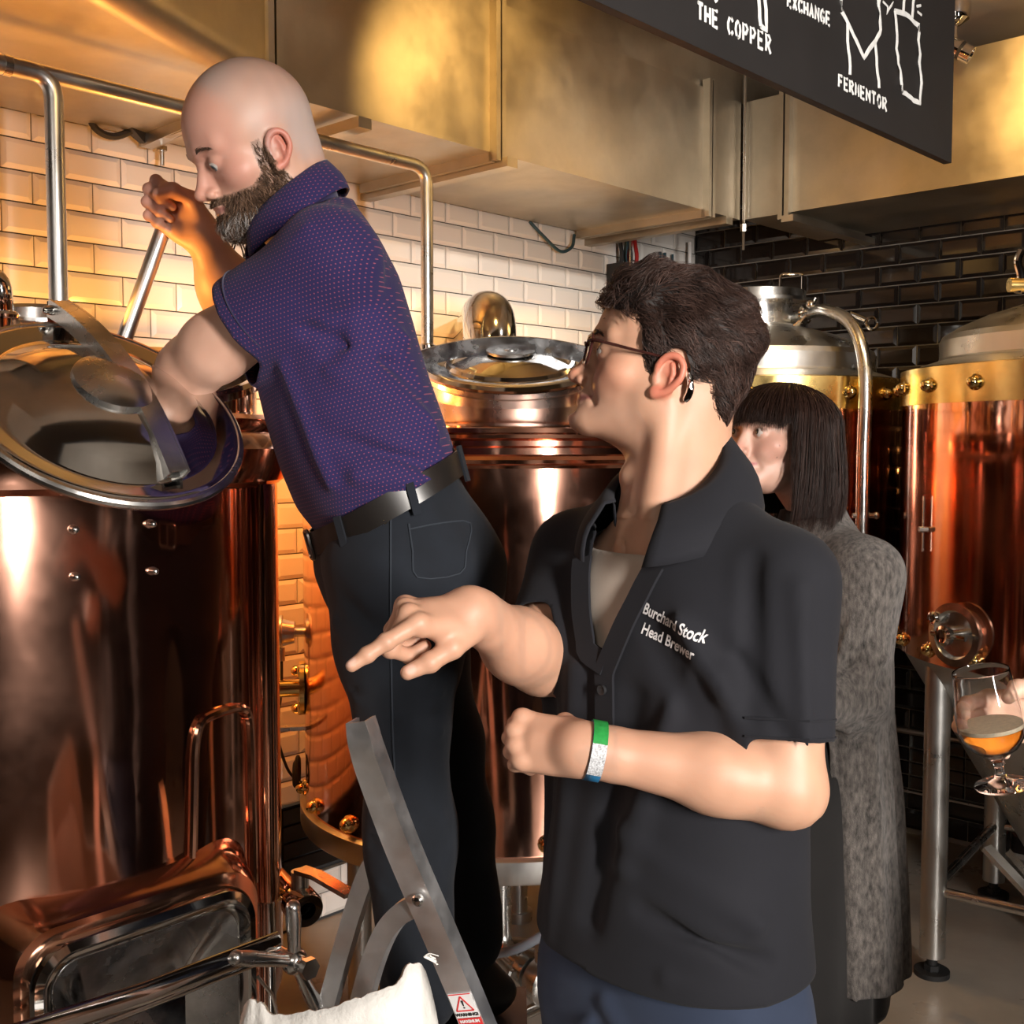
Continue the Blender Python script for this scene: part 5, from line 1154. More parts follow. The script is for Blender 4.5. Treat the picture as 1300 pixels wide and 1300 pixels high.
# glasses
def glasses(Hd, parent):
    root = None; b = B()
    fpt = lambda x, y, z: Hd.p(x, y, z)
    for q in (-1, 1):
        pts = [fpt(.1025-.010*((abs(u))/.025)**2*.0-.0045*((q*.033+u)/.05)**2*1.0, q*.033+u, -.004+v) for u, v in rrect(.050, .036, .013, 4)]
        b.tube(np.array(pts), .0021, 8, closed=True, flat=(1.0, 1.2))
    b.tube(spline([fpt(.104, -.009, .003), fpt(.106, 0, .006), fpt(.104, .009, .003)], 4), .0020, 8)
    fr_ = b.build('glasses_frame', 'tortoise', parent, label='dark tortoiseshell glasses')
    for q in (-1, 1):
        t = B(); t.tube(spline([fpt(.1005, q*.058, .005), fpt(.090, q*.0685, .006), fpt(.045, q*.0755, .004), fpt(.0, q*.0775, .002), fpt(-.012, q*.0780, -.006), fpt(-.020, q*.076, -.026)], 5), .0021, 8, flat=(1, 1.6), up=tuple(Hd.M[:, 2])); t.build('temple', 'tortoise', fr_)
        l = B(); pr = rrect(.047, .033, .012, 4); m = len(pr); f0 = [fpt(.1025-.0045*((q*.033+u)/.05)**2, q*.033+u, -.004+v) for u, v in pr]; f1 = [p-Hd.M[:, 0]*.0012 for p in f0]
        l.add(f0+f1, [tuple(range(m)), tuple(range(m, 2*m))[::-1]]+[(i, (i+1) % m, m+(i+1) % m, m+i) for i in range(m)]); l.build('lens', 'lens_glass', fr_, False)
glasses(H2, M2)
b = B(); b.tube(spline([H2.p(-.024, .080, -.004), H2.p(-.031, .081, -.018), H2.p(-.033, .080, -.034), H2.p(-.030, .079, -.048)], 4), [.002]*3+[.0035]*3+[.0048]*4+[.0046]*2+[.003], 10); b.build('hearing_aid', 'chrome', M2)
# paper wristband
wax = nz(WL-EL); Mw = frame(wax); wc = WL-wax*.012
wb = B(); BT = None
for nm, mm, s0, s1 in (('wristband', 'band_blue', 0, 360),):
    V_ = []; a = np.linspace(0, 2*PI, 41)[:-1]
    for t in (-.0085, .0085): V_ += [wc+wax*t+(Mw[:, 0]*math.cos(x)+Mw[:, 1]*math.sin(x))*.0338 for x in a]
    n_ = 40; wo = npobj('wristband', np.array(V_), np.array([(j, (j+1) % n_, n_+(j+1) % n_, n_+j) for j in range(n_)]), mm, M2, solid=.001, label='green and blue paper wristband')
    for (a0, a1), m3 in (((-35, 28), 'band_grey'), ((28, 100), 'band_green'), ((-175, -120), 'band_green')):
        up_ = nz(ZV-wax*np.dot(ZV, wax)); fw_ = nz(np.cross(up_, wax)); fw_ = fw_ if fw_[1] < 0 else -fw_
        b = B(); b.strip([wc+(fw_*math.cos(math.radians(x))+up_*math.sin(math.radians(x)))*.0346 for x in np.linspace(a0, a1, 12)], .0165, .0006, wax); b.build('printed_patch', m3, wo)
# ------------------------------------------------------------------ the bald man on the ladder
fabric('purple_shirt', (.018, .013, .070), dots=(.0056, .155, (.20, .05, .10), (0, .26, .25)), noise=(7, .18), sheen=.05)
fabric('purple_shirt_inside', (.014, .010, .05))
fabric('denim', (.0075, .010, .015), scale=1800, noise=(9, .35), weave=.25, sheen=.03); fabric('denim_stitch', (.028, .034, .044), sheen=0); mat('belt_leather', (.012, .010, .009), 0, .32, noise=(20, .2)); mat('gunmetal', (.25, .24, .23), 1, .3)
d1 = nz((-.966, -.26, 0)); l1 = np.cross(ZV, d1)
PV = np.array([-.193, 1.75, 1.385]); NB = np.array([-.318, 1.755, 1.862])
CB = NB+np.array([-.020, 0, -.022])
M1 = thing('person', (PV[0], PV[1], .52), 'bald bearded person in a dotted purple shirt stirring the kettle from a ladder', 'person')
u1 = nz(NB-PV); f1v = nz(d1-u1*np.dot(d1, u1)); l1v = np.cross(u1, f1v)
X1 = lambda u, v, t: PV+l1v*u+f1v*v+u1*t
H1 = Head(W(326, 184, 1.74), 209, -26, -4, 1.03, ear=.86, ear_x=.006, cran=.008, eye_open=.0005, eye_z=-.0058, nose=1.3, fs=.84)
SL1, SR1 = X1(.172, .018, .350), X1(-.175, .03, .37)
EL1, WL1 = W(274, 441, 1.66), W(178, 520, 1.84)
ER1, WR1 = W(298, 386, 1.99), W(260, 302, 1.93)
ops = H1.ops(); nk = H1.p(-.03, 0, -.05)
ops += [Op(rc(nk, CB-u1*.02, .054, .054), .03), Op(rc(H1.p(-.040, 0, -.02), CB-u1*.03-f1v*.012, .044, .052), .03), Op(el(H1.p(-.004, 0, .04), np.array([.089, .078, .080])*1.0, H1.M), .02)]
ops.append(Op(loft(PV, l1v, f1v, u1, [(-.05, .15, .09, .005), (.1, .16, .10, .016), (.26, .165, .10, .018), (.34, .15, .080, .016), (.385, .08, .05, .01)]), .02))
for S, E_, Wr in ((SL1, EL1, WL1), (SR1, ER1, WR1)):
    ax = nz(Wr-E_)
    ops += [Op(rc(S, E_, .050, .040), .05), Op(rc(E_, lerp(E_, Wr, .35), .040, .041), .05), Op(rc(lerp(E_, Wr, .3), Wr, .040, .026), .03), Op(rc(Wr-ax*.03, Wr+ax*.01, .028, .026), .015)]
pole_a, pole_b = W(222, 250, 1.935), W(150, 452, 1.90); pdir = nz(pole_a-pole_b)
hR, tR, kR, _ = hand(WR1, (-.74, -.06, .58), (-.10, .98, .12), +1, [(62, 88, 58), (70, 92, 58), (74, 92, 58), (78, 90, 56)], [(.018, .022, -.012), (.048, .040, -.030), (.074, .034, -.052), (.088, .014, -.062)], .98)
hL, tL, kL, _ = hand(WL1, (-.5, .3, -.8), (-.2, -.9, .1), -1, [(50, 60, 40)]*4, None, 1.0)
ops += hR+hL; bxR, bxL = hand_box(WR1, tR, extra=kR), hand_box(WL1, tL, extra=kL)
hb = H1.bbox(.0020, -.16); hb = (np.minimum(hb[0], NB-.07), np.maximum(hb[1], NB+np.array([.07, .07, .02])), .0020)
armL, armR = fr(lerp(SL1, EL1, .5), WL1, .08), fr(lerp(SR1, ER1, .4), WR1, .08)
V, Q = mesh_ops(ops, [hb, (*bxR, .0018), (*bxL, .003), (*armL, .004), (*armR, .004), (PV+np.array([-.45, -.4, -.1]), PV+np.array([.4, .4, .6]), .012)])
col, q = face_col(H1, V, (.54, .315, .23), (.38, .17, .14), .55)
spoly = [(.050, .13), (.052, .085), (.040, .050), (.030, .030), (.026, -.03), (.008, -.03), (.006, .01), (-.02, .02), (-.03, -.05), (-.14, -.06), (-.14, .15)]
sc_m = np.mean([inpoly(q[:, [0, 2]]+rng.normal(0, .007, (1, 2))+rng.normal(0, .004, (len(q), 2)), spoly) for _ in range(12)], 0)*.8
sc_m *= np.clip(.75+.6*vnoise(33, 25, V), .3, 1.2); col = col*(1-sc_m[:, None])+np.array([.40, .35, .335])*sc_m[:, None]
pk_ = np.clip((q[:, 0]-.03)/.03, 0, 1)*np.clip((q[:, 2]+.06)/.03, 0, 1)*(1-sc_m)*.55; col = col*(1-pk_[:, None])+np.array([.60, .285, .22])*pk_[:, None]
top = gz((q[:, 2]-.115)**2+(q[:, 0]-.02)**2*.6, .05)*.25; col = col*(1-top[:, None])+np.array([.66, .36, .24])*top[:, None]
beard_poly = [(.034, .004), (.036, -.018), (.036, -.042), (.052, -.056), (.072, -.056), (.092, -.0535), (.112, -.056), (.112, -.150), (.03, -.150), (-.004, -.110), (-.002, -.07), (.012, -.04), (.022, .004)]
bm_ = (inpoly(q[:, [0, 2]], beard_poly) & (q[:, 2] > -.16) & (np.abs(q[:, 1]) < .085)).astype(float)*.6; lipm = (np.abs(q[:, 2]+.0745) < .012) & (q[:, 0] > .084) & (np.abs(q[:, 1]) < .024); bm_ *= ~lipm
col = col*(1-bm_[:, None])+np.array([.17, .11, .08])*bm_[:, None]; col = nails(V, col, tR)
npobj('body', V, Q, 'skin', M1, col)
H1.eyes(M1, (.12, .16, .19), (.80, .10, -.42))
brows(H1, M1, (.10, .06, .04), n=170, z0=.0155)
# beard: short hairs over the jaw, greyer at the chin
bops = H1.ops()[:14]
bq = H1.loc(V); face_sel = inpoly(bq[:, [0, 2]], beard_poly) & (bq[:, 2] > -.15) & (np.abs(bq[:, 1]) < .085)
cV, cQ = V, Q[face_sel[Q].all(1)]; cen = bq[cQ].mean(1); ok = ~((np.abs(cen[:, 2]+.0745) < .0075) & (cen[:, 0] > .084) & (np.abs(cen[:, 1]) < .022)) & (cen[:, 2] > -.135); cQ = cQ[ok]
us, inv = np.unique(cQ, return_inverse=True); bcap = (V[us], inv.reshape(-1, 4))
flowb = lambda q, n: np.stack([-.35+.9*np.clip((q[:, 0]-.05)/.04, 0, 1), q[:, 1]*2, -1.0+0*q[:, 0]], 1)
lenb = lambda q: .010+.012*np.clip((-q[:, 2]-.06)/.05, 0, 1)
hb_ = lambda q, t: (.0035+.011*np.clip((-q[:, 2]-.055)/.05, 0, 1)*np.clip((q[:, 0]-.005)/.03, 0, 1))*(.35+.65*t)
scalp_hair(H1, 'beard', 7500, bcap, flowb, lenb, hb_, .00040, (.135, .078, .047), M1, seed=8, segs=4, curl=.3, jitter=.5, nclump=900, clump=.3, shade=.5, dens=lambda q: np.clip(1-(q[:, 2]+.045)/.06, .12, 1))
gs = cen[ok]; chin = (gs[:, 2] < -.088) & (gs[:, 0] > .035) & (np.abs(gs[:, 1]) < .05); cq2 = cQ[chin]; us, inv = np.unique(cq2, return_inverse=True)
scalp_hair(H1, 'grey_beard', 1500, (V[us], inv.reshape(-1, 4)), flowb, lenb, lambda q, t: hb_(q, t)*1.15, .00042, (.34, .31, .29), M1, seed=9, segs=4, curl=.3, jitter=.5, nclump=250, clump=.35, shade=.4)
# shirt
tb = lambda v: .008-.27*v
tab1 = [(-.055, .168, .108, .004), (-.02, .170, .110, .004), (.03, .186, .126, .010), (.09, .192, .128, .016), (.17, .192, .126, .020), (.26, .196, .124, .020), (.325, .190, .116, .016), (.370, .160, .098, .008), (.410, .112, .080), (.445, .080, .072), (.48, .070, .070)]
TOR1 = loft(PV, l1v, f1v, u1, tab1, 2.25)
eSL, eSR = lerp(SL1, EL1, .70), lerp(SR1, ER1, .62)
SLV1 = []; P_ = [Op(TOR1, .02), Op(rc(X1(.06, -.005, .408), SL1+u1*.01, .046, .058), .05), Op(rc(X1(-.06, -.005, .408), SR1+u1*.01, .046, .058), .05)]
for S, e_ in ((SL1, eSL), (SR1, eSR)):
    dx = nz(e_-S); SLV1.append(rc(S, e_+dx*.03, .062, .074)); P_ += [Op(SLV1[-1], .04)]
fo = lambda a, b, r, am: P_.append(fold(a, b, r, am))
for (a, b, r, am) in (((.17, .08, .30), (.17, -.10, .20), .014, .009), ((.18, .07, .26), (.17, -.09, .14), .012, -.009), ((.185, .06, .20), (.17, -.10, .08), .014, .008), ((.185, .10, .12), (.17, -.06, .03), .013, -.008), ((.18, .06, .05), (.17, -.10, -.01), .012, .009),
                      ((.16, .11, .02), (.18, .0, -.03), .010, -.008), ((.17, -.07, .34), (.19, -.06, .22), .012, -.008), ((.12, -.12, .33), (.14, -.12, .12), .014, .006), ((.15, .12, .22), (.16, .10, .05), .014, .007), ((.19, .01, .31), (.18, .06, .20), .016, -.006), ((.16, -.10, .05), (.18, -.03, .12), .012, .007)):
    fo(X1(*a), X1(*b), r, am)
fo(SL1+np.array([-.02, -.06, .03]), eSL+np.array([.02, -.05, .0]), .012, .006); fo(SL1+np.array([.04, -.03, -.02]), lerp(SL1, eSL, .7)+np.array([.05, -.02, -.03]), .012, -.009)
V, Q = mesh_ops(P_, [(PV+np.array([-.50, -.40, -.12]), PV+np.array([.32, .42, .60]), .0048)], lambda x, y, z: .0017*vnoise(12, 28, np.stack(np.broadcast_arrays(x, y, z), -1)))
dl, dr = nz(EL1-SL1), nz(ER1-SR1); tc1 = lambda P: (P-PV)@u1; vc1 = lambda P: (P-PV)@f1v; uc1 = lambda P: (P-PV)@l1v
scut = lambda i, d, e: (lambda P: np.where(ev(SLV1[i], P) < ev(TOR1, P)-.012, (P-e)@d, -1))
nbc = NB-u1*.03
V, Q = cutmesh(V, Q, [lambda P: .006-.27*vc1(P)-tc1(P), scut(0, dl, eSL), scut(1, dr, eSR),
    lambda P: np.where(np.linalg.norm((P-NB)-np.outer((P-NB)@u1, u1), axis=1) < .105, tc1(P)-(.448-.42*np.clip(vc1(P), -.03, .2)), -1)], 14)
sh1 = npobj('shirt', V, Q, 'purple_shirt', M1, solid=.0026); SB = bvh(V, Q)
def hem1(S, d, end, rmax):
    M = frame(d); b = B(); pts = []
    for a in np.arange(48)*2*PI/48:
        dr_ = M[:, 0]*math.cos(a)+M[:, 1]*math.sin(a); h = SB.ray_cast(Vector(end-d*.010+dr_*.14), Vector(-dr_))
        if h[0] is not None and np.linalg.norm(np.array(h[0])-end) < rmax: pts.append(np.array(h[0])+dr_*.0006)
        elif len(pts): pts.append(None)
    k0 = next((i for i, p in enumerate(pts) if p is None), 0); pts = np.array([p for p in pts[k0:]+pts[:k0] if p is not None])
    b.tube(pts-d*.014, .0011, 5); b.build('sleeve_seam', 'purple_shirt_inside', sh1)
hem1(SL1, dl, eSL, .09)
# collar
rows = []; aa = np.linspace(math.radians(26), math.radians(334), 45)
for k in range(7):
    row = []; t = k/6
    for a in aa:
        bk = (1-math.cos(a))/2; fz = 1-bk; dr_ = f1v*math.cos(a)+l1v*math.sin(a)
        r_ = .064+.004*fz+(.026*t+.006*math.sin(t*PI)); h_ = .004+.050*bk-.02*fz-(.046+.012*fz)*t**1.3+.004*math.sin(min(t*3, 1)*PI)
        row.append(CB+dr_*r_+u1*h_)
    rows.append(row)
n_ = len(aa); npobj('collar', np.array(rows).reshape(-1, 3), np.array([(i*n_+j, i*n_+j+1, (i+1)*n_+j+1, (i+1)*n_+j) for i in range(6) for j in range(n_-1)]), 'purple_shirt', sh1, solid=.003)
Vi = np.array([[CB+(f1v*math.cos(a)+l1v*math.sin(a))*r_+u1*((.058*(1-math.cos(a))/2-.024*(1+math.cos(a))/2) if top else -.05) for a in aa] for r_, top in ((.070, 1), (.072, 0))]).reshape(-1, 3)
npobj('collar_stand', Vi, np.array([(j, j+1, n_+j+1, n_+j) for j in range(n_-1)]), 'purple_shirt_inside', sh1, solid=.002)
# shoulder seam

# jeans
bz = lambda u, v, t: X1(u, v, t)
hpL, hpR = PV+l1*.088-ZV*.09+d1*.0, PV-l1*.088-ZV*.09
knL1, knR1 = W(512, 915, 1.64), W(560, 940, 1.86); anL1, anR1 = W(532, 1262, 1.62), W(597, 1190, 1.84)
TORJ = loft(PV, l1v, f1v, u1, [(-.20, .165, .118, -.01), (-.12, .176, .132, -.012), (-.05, .172, .122, -.006), (.0, .168, .114, .0), (.06, .170, .110, .004)], 2.3)
J = [Op(TORJ, .03), Op(el(PV-d1*.06-ZV*.10+l1*.07, (.095, .085, .10)), .04), Op(el(PV-d1*.06-ZV*.10-l1*.07, (.095, .085, .10)), .04)]
for a, k_, c in ((hpL, knL1, anL1), (hpR, knR1, anR1)): J += [Op(rc(a, lerp(a, k_, .5), .106, .088), .04), Op(rc(lerp(a, k_, .5), k_, .088, .066), .04), Op(rc(k_, lerp(k_, c, .45), .066, .063), .03), Op(rc(lerp(k_, c, .4), c, .063, .056), .03)]
for i in range(7):
    z = -.02+i*.028; c = knL1+ZV*z; J.append(fold(c+np.array([-.07, -.05, .01*(-1)**i]), c+np.array([.07, -.05, .016]), .008, .0045*(-1)**i))
for i in range(5):
    z = .12+i*.05; c = lerp(anL1, knL1, .1+.16*i); J.append(fold(c+np.array([-.06, -.05, .01]), c+np.array([.06, -.045, -.02]), .009, .004*(-1)**i))
J += [fold(hpL+np.array([-.09, -.08, -.02]), hpL+np.array([.02, -.10, -.10]), .010, -.006), fold(hpL+np.array([-.09, -.06, -.07]), hpL+np.array([.05, -.09, -.16]), .012, .006), fold(hpL+np.array([.09, -.04, -.10]), hpL+np.array([.02, -.09, -.13]), .010, -.006)]
V, Q = mesh_ops(J, [(PV+np.array([-.30, -.32, -.95]), PV+np.array([.36, .34, .09]), .0058)], lambda x, y, z: .002*vnoise(22, 30, np.stack(np.broadcast_arrays(x, y, z), -1)))
V, Q = cutmesh(V, Q, [lambda P: tc1(P)-tb(vc1(P))-.010], 6)
jn = npobj('jeans', V, Q, 'denim', M1, solid=.003); JB = bvh(V, Q); eye0 = np.array([0, 0, CAM_H])
def onj(px, py, off=.0015): d = nz(W(px, py, 1.)-eye0); return on_tree(JB, eye0, d, off)
def stitch(pts, r=.0011, name='stitching', m='denim_stitch', sub=6):
    Pp = spline(pts, sub); b = B(); b.tube([onj(x, y) for x, y in Pp], r, 5); return b.build(name, m, jn)
stitch([(519, 665), (524, 700), (530, 733), (584, 728), (592, 700), (597, 664), (560, 664), (519, 672)], .0013, 'back_pocket', 'denim_stitch', 3)
stitch([(496, 632), (496, 700), (496, 780), (497, 860), (499, 940), (503, 1010), (507, 1080)], .0014, 'side_seam')
stitch([(438, 660), (446, 667), (466, 666), (494, 659)], .0015, 'front_pocket')
b = B(); b.sphere(onj(488, 661, .002), .005); b.build('rivet', 'brass_polished', jn)
# belt
def beltpt(a, t, off): sg_ = lambda q: math.copysign(abs(q)**(2/2.3), q); v = sg_(math.cos(a))*(.118+off)+.002; return X1(sg_(math.sin(a))*(.174+off), v, tb(v)+t+.010)
b = B(); pts = [beltpt(a, -.012, .008) for a in np.arange(64)*2*PI/64]; P_b = np.array(pts+[pts[0]])
ups = np.repeat(u1[None], len(P_b), 0); b.strip(P_b, .036, .004, ups); belt = b.build('belt', 'belt_leather', M1)
for a in (.80, 1.62, 2.5, -.9, -2.2):
    b = B(); p = beltpt(a, -.012, .012); o = nz(l1v*math.sin(a)+f1v*math.cos(a)); b.box(p-u1*.004, (.012, .004, .054), np.stack([np.cross(o, u1), o, u1], 1)); b.build('belt_loop', 'denim', belt, False)
p = beltpt(.0, -.012, .013); M = np.stack([l1v, u1, f1v], 1); b = B(); b.tube(np.array([p+M@np.array([x, y, 0]) for x, y in rrect(.052, .044, .008, 3)]), .003, 6, closed=True); b.strip([p-u1*.018, p+u1*.018], .004, .003, l1v); b.build('buckle', 'gunmetal', belt)
STEP_Z = .52
shoe(M1, anL1, d1, STEP_Z); shoe(M1, anR1, d1, STEP_Z)
# stirring paddle (held, but a thing of its own)
pd = thing('stirring_paddle', pole_b, 'long steel mash paddle pole gripped by the bald man, standing in the left kettle', 'paddle')
tip = pole_b-pdir*.10
b = B(); b.tube([tip, pole_a-pdir*.02, pole_a+pdir*.0], [.0132, .0132, .0125], 20); b.build('pole', 'steel_brushed', pd)
b = B(); ge = W(204, 283, 1.934); ge = pole_b+pdir*np.dot(ge-pole_b, pdir); b.cyl(ge, ge+pdir*.012, .0142, 20); b.build('grip_ring', 'black_rubber', pd)
# ------------------------------------------------------------------ the woman behind
fabric('cardigan', (.115, .100, .090), scale=500, noise=(130, .95, (1, 1, .4)), weave=.6, sheen=.15); fabric('black_dress', (.008, .007, .007), noise=(8, .3))
d3 = nz((-.93, -.36, 0)); l3 = np.cross(ZV, d3); C3 = np.array([.590, 2.22, 0])
M3 = thing('person', (C3[0], C3[1], 0), 'person with a dark bob in a marled grey cardigan and long black dress, standing behind', 'person')
H3 = Head(W(984, 553, 2.15), 216, 6, 0, .92, fs=.95, fem=1, ch=.074, smile=1., eye_open=.0021, no_ears=1)
nb3 = C3+ZV*1.335-d3*.02; X3 = lambda u, v, z: C3+l3*u+d3*v+ZV*z
SL3, SR3 = X3(.160, -.005, 1.240), X3(-.160, -.005, 1.240); EL3, WL3 = W(1082, 878, 2.06), W(985, 905, 1.94); ER3, WR3 = X3(-.20, .04, 1.02), X3(-.02, .22, 1.02)
ops = H3.ops(); ops += [Op(rc(H3.p(-.03, 0, -.05), nb3, .046, .046), .03)]
ops.append(Op(loft(C3, l3, d3, ZV, [(.9, .13, .10), (1.1, .13, .10), (1.20, .13, .08), (1.27, .08, .05)]), .03))
for S, E_, Wr in ((SL3, EL3, WL3), (SR3, ER3, WR3)): ops += [Op(rc(S, E_, .038, .036), .03), Op(rc(E_, Wr, .036, .024), .02)]
hA, tA, kA, _ = hand(WL3, (-.9, -.1, -.1), (0, -.5, .8), -1, [(35, 40, 25)]*4, None, .9); hB_, tB, kB, _ = hand(WR3, nz(WR3-ER3), (0, .3, .9), 1, [(35, 40, 25)]*4, None, .9); ops += hA+hB_
bA, bB_ = hand_box(WL3, tA, extra=kA), hand_box(WR3, tB, extra=kB)
V, Q = mesh_ops(ops, [H3.bbox(.0022), (*bA, .003), (*bB_, .003), (C3+np.array([-.4, -.4, .85]), C3+np.array([.35, .35, 1.40]), .010)])
col, q = face_col(H3, V, (.58, .35, .27), (.45, .17, .16), .5)
for (x, y, z) in ((.062, .052, -.028), (.055, .052, -.052)):
    m = gz(((q-np.array([x, y, z]))[:, [0, 2]]**2).sum(1), .0016)*(q[:, 1] > 0)*.8; col = col*(1-m[:, None])+np.array([.10, .05, .04])*m[:, None]
em = np.clip(1.5-((q[:, 2]-.002)/.005)**2-((np.abs(q[:, 1])-.032)/.013)**2, 0, 1)*(q[:, 0] > .06)*.75; col = col*(1-em[:, None])+np.array([.10, .06, .05])*em[:, None]
npobj('body', V, Q, 'skin', M3, col); H3.eyes(M3, (.03, .02, .015), (1, -.25, .12))
# bob: outer shell and strands follow the same curves
hc3, hr3 = np.array([-.032, 0, .024]), np.array([.134, .098, .084])
def bob_curve(phi, r0, th0, off, n=16, wob=None):
    """phi azimuth (0 = front), falls from the crown over the scalp and then hangs"""
    f = abs((phi+PI) % (2*PI)-PI); fringe = f < math.radians(60)
    ff = math.degrees(f); endz = .014-.006*f if ff < 54 else (-.186-.012*math.cos(phi) if ff > 63 else .009-.190*(ff-54)/9)
    endz += (wob if wob is not None else .010)*(1 if ff < 58 else 2.2)
    R_ = hr3+off; pts = []; c, s = math.cos(phi), math.sin(phi)
    ths = np.linspace(th0, PI/2+.10, 9)
    for t in ths: pts.append(hc3+np.array([R_[0]*math.sin(t)*c, R_[1]*math.sin(t)*s, R_[2]*math.cos(t)]))
    p = pts[-1].copy()
    for k in range(1, 9):
        z = p[2]+(-.20-p[2])*k/8; t = k/8; w = 1+.10*math.sin(t*PI*.75)-.10*t**5
        pts.append(np.array([hc3[0]+(p[0]-hc3[0])*w-(.010*t if c < 0 else 0), p[1]*w, z]))
    P = np.array(pts); zz = P[:, 2]; k = np.argmax(zz < endz) if (zz < endz).any() else len(P)-1
    if k > 0:
        a = (zz[k-1]-endz)/(zz[k-1]-zz[k]+1e-9); P = np.vstack([P[:k], P[k-1]+(P[k]-P[k-1])*a])
    L = np.r_[0, np.cumsum(np.linalg.norm(np.diff(P, axis=0), axis=1))]; g = np.linspace(0, L[-1], n); return np.stack([np.interp(g, L, P[:, i]) for i in range(3)], 1)
r = np.random.default_rng(31); PH = np.linspace(-PI, PI, 121)[:-1]; SHs = np.array([bob_curve(p, 0, .05, -.003) for p in PH]); n0, n1 = SHs.shape[:2]
Vs = (H3.o+H3.s*(SHs.reshape(-1, 3)@H3.M.T)); fz = [(i*n1+j, ((i+1) % n0)*n1+j, ((i+1) % n0)*n1+j+1, i*n1+j+1) for i in range(n0) for j in range(n1-1)]
keep = [q_ for q_ in fz if np.linalg.norm(Vs[q_[2]]-Vs[q_[3]]) < .03]; npobj('hair', Vs, np.array(keep), 'hair_base', M3)
lk = r.uniform(-PI, PI, 420); ph = np.concatenate([r.choice(lk, 4200)+r.normal(0, .016, 4200), r.uniform(-.93, .93, 1100)]); PS = np.array([bob_curve(p, 0, r.uniform(.02, .9), r.uniform(-.002, .0055), 12, r.normal(0, .0045)) for p in ph])
wv = np.linspace(0, 1, 12)[None, :, None]; PS = PS+np.cumsum(r.normal(0, .0009, PS.shape), 1)*wv+np.stack([r.normal(0, .006, len(ph))]*12, 1)[..., None]*wv**2*np.array([1, .6, .1])
PS = H3.o+H3.s*(PS@H3.M.T); cc = np.array([.026, .012, .0085])*(1+r.normal(0, .35, (len(ph), 1))).clip(.3, 2.2)
strands('hair_strands', None, PS, .00075*r.uniform(.7, 1.2, len(ph)), 'hair_dark', M3, cc); brows(H3, M3, (.03, .02, .015))
# dress and cardigan
tD = [(.37, .20, .19, .04), (.5, .19, .18, .03), (.7, .18, .165, .02), (.85, .172, .15, .01), (1.0, .15, .125), (1.15, .155, .12), (1.22, .15, .10), (1.275, .11, .074), (1.325, .072, .060), (1.35, .06, .055)]
Dd = [Op(loft(C3, l3, d3, ZV, tD, 2.1), .02)]
for i in range(9):
    a = -2.6+i*.65; Dd.append(fold(X3(math.sin(a)*.19, math.cos(a)*.18+.03, .40), X3(math.sin(a)*.15, math.cos(a)*.13, .9), .018, .010*(-1)**i))
V, Q = mesh_ops(Dd, [(C3+np.array([-.3, -.3, .34]), C3+np.array([.3, .3, 1.37]), .007)])
V, Q = cutmesh(V, Q, [lambda P: .385+.012*vnoise(3, 20, P)-P[:, 2]], 8); npobj('dress', V, Q, 'black_dress', M3, solid=.003)
tC = [(.43, .215, .165, -.02), (.6, .205, .16, -.02), (.8, .195, .152, -.01), (.95, .185, .14), (1.1, .180, .135), (1.17, .180, .122), (1.225, .165, .102), (1.275, .118, .078), (1.325, .076, .064), (1.36, .066, .06)]
TORC = loft(C3, l3, d3, ZV, tC, 2.15); Cc = [Op(TORC, .02), Op(rc(X3(.06, -.005, 1.28), SL3, .045, .054), .05), Op(rc(X3(-.06, -.005, 1.28), SR3, .045, .052), .05)]
for S, E_, Wr in ((SL3, EL3, WL3), (SR3, ER3, WR3)): Cc += [Op(rc(S, E_, .064, .062), .04), Op(rc(E_, lerp(E_, Wr, .92), .062, .046), .03)]
for i in range(6): a = .6+.5*i; Cc.append(fold(X3(math.sin(a)*.21, math.cos(a)*.16-.02, .44), X3(math.sin(a)*.19, math.cos(a)*.14, .95), .014, .013*(-1)**i))
cre = EL3+np.array([-.055, -.04, .02])
for i in range(7): a = -1.2+i*.42; Cc.append(fold(cre, cre+np.array([.13*math.cos(a), -.02, .13*math.sin(a)]), .010, .007*(-1)**i))
V, Q = mesh_ops(Cc, [(C3+np.array([-.42, -.42, .40]), C3+np.array([.32, .34, 1.38]), .006)], lambda x, y, z: .002*vnoise(41, 35, np.stack(np.broadcast_arrays(x, y, z), -1)))
v3 = lambda P: (P-C3)@d3; u3 = lambda P: (P-C3)@l3; aw = lambda P: np.minimum(ev(rc(SL3, EL3, .064, .062), P), ev(rc(EL3, WL3, .062, .05), P)) > .008
V, Q = cutmesh(V, Q, [lambda P: np.where(aw(P) | (P[:, 2] < .95), .455-P[:, 2], -1), lambda P: np.where((P[:, 2] < 1.32) & (np.abs(u3(P)) < .17) & aw(P), v3(P)-(.035+.05*np.clip((P[:, 2]-.5)/.6, 0, 1)), -1), lambda P: np.where(np.hypot(*(P-nb3)[:, :2].T) < .088, P[:, 2]-(1.350-.3*np.clip(v3(P), -.05, .2)), -1)], 10)
npobj('cardigan', V, Q, 'cardigan', M3, solid=.004)
shoe(M3, X3(.08, 0, .06), d3, 0, sc=.9); shoe(M3, X3(-.08, 0, .06), d3, 0, sc=.9)
b = B()
for u in (.08, -.08): bb = B(); bb.cyl(X3(u, 0, .05), X3(u, 0, .5), .038, 16, .05); bb.build('stocking', 'black_dress', M3)

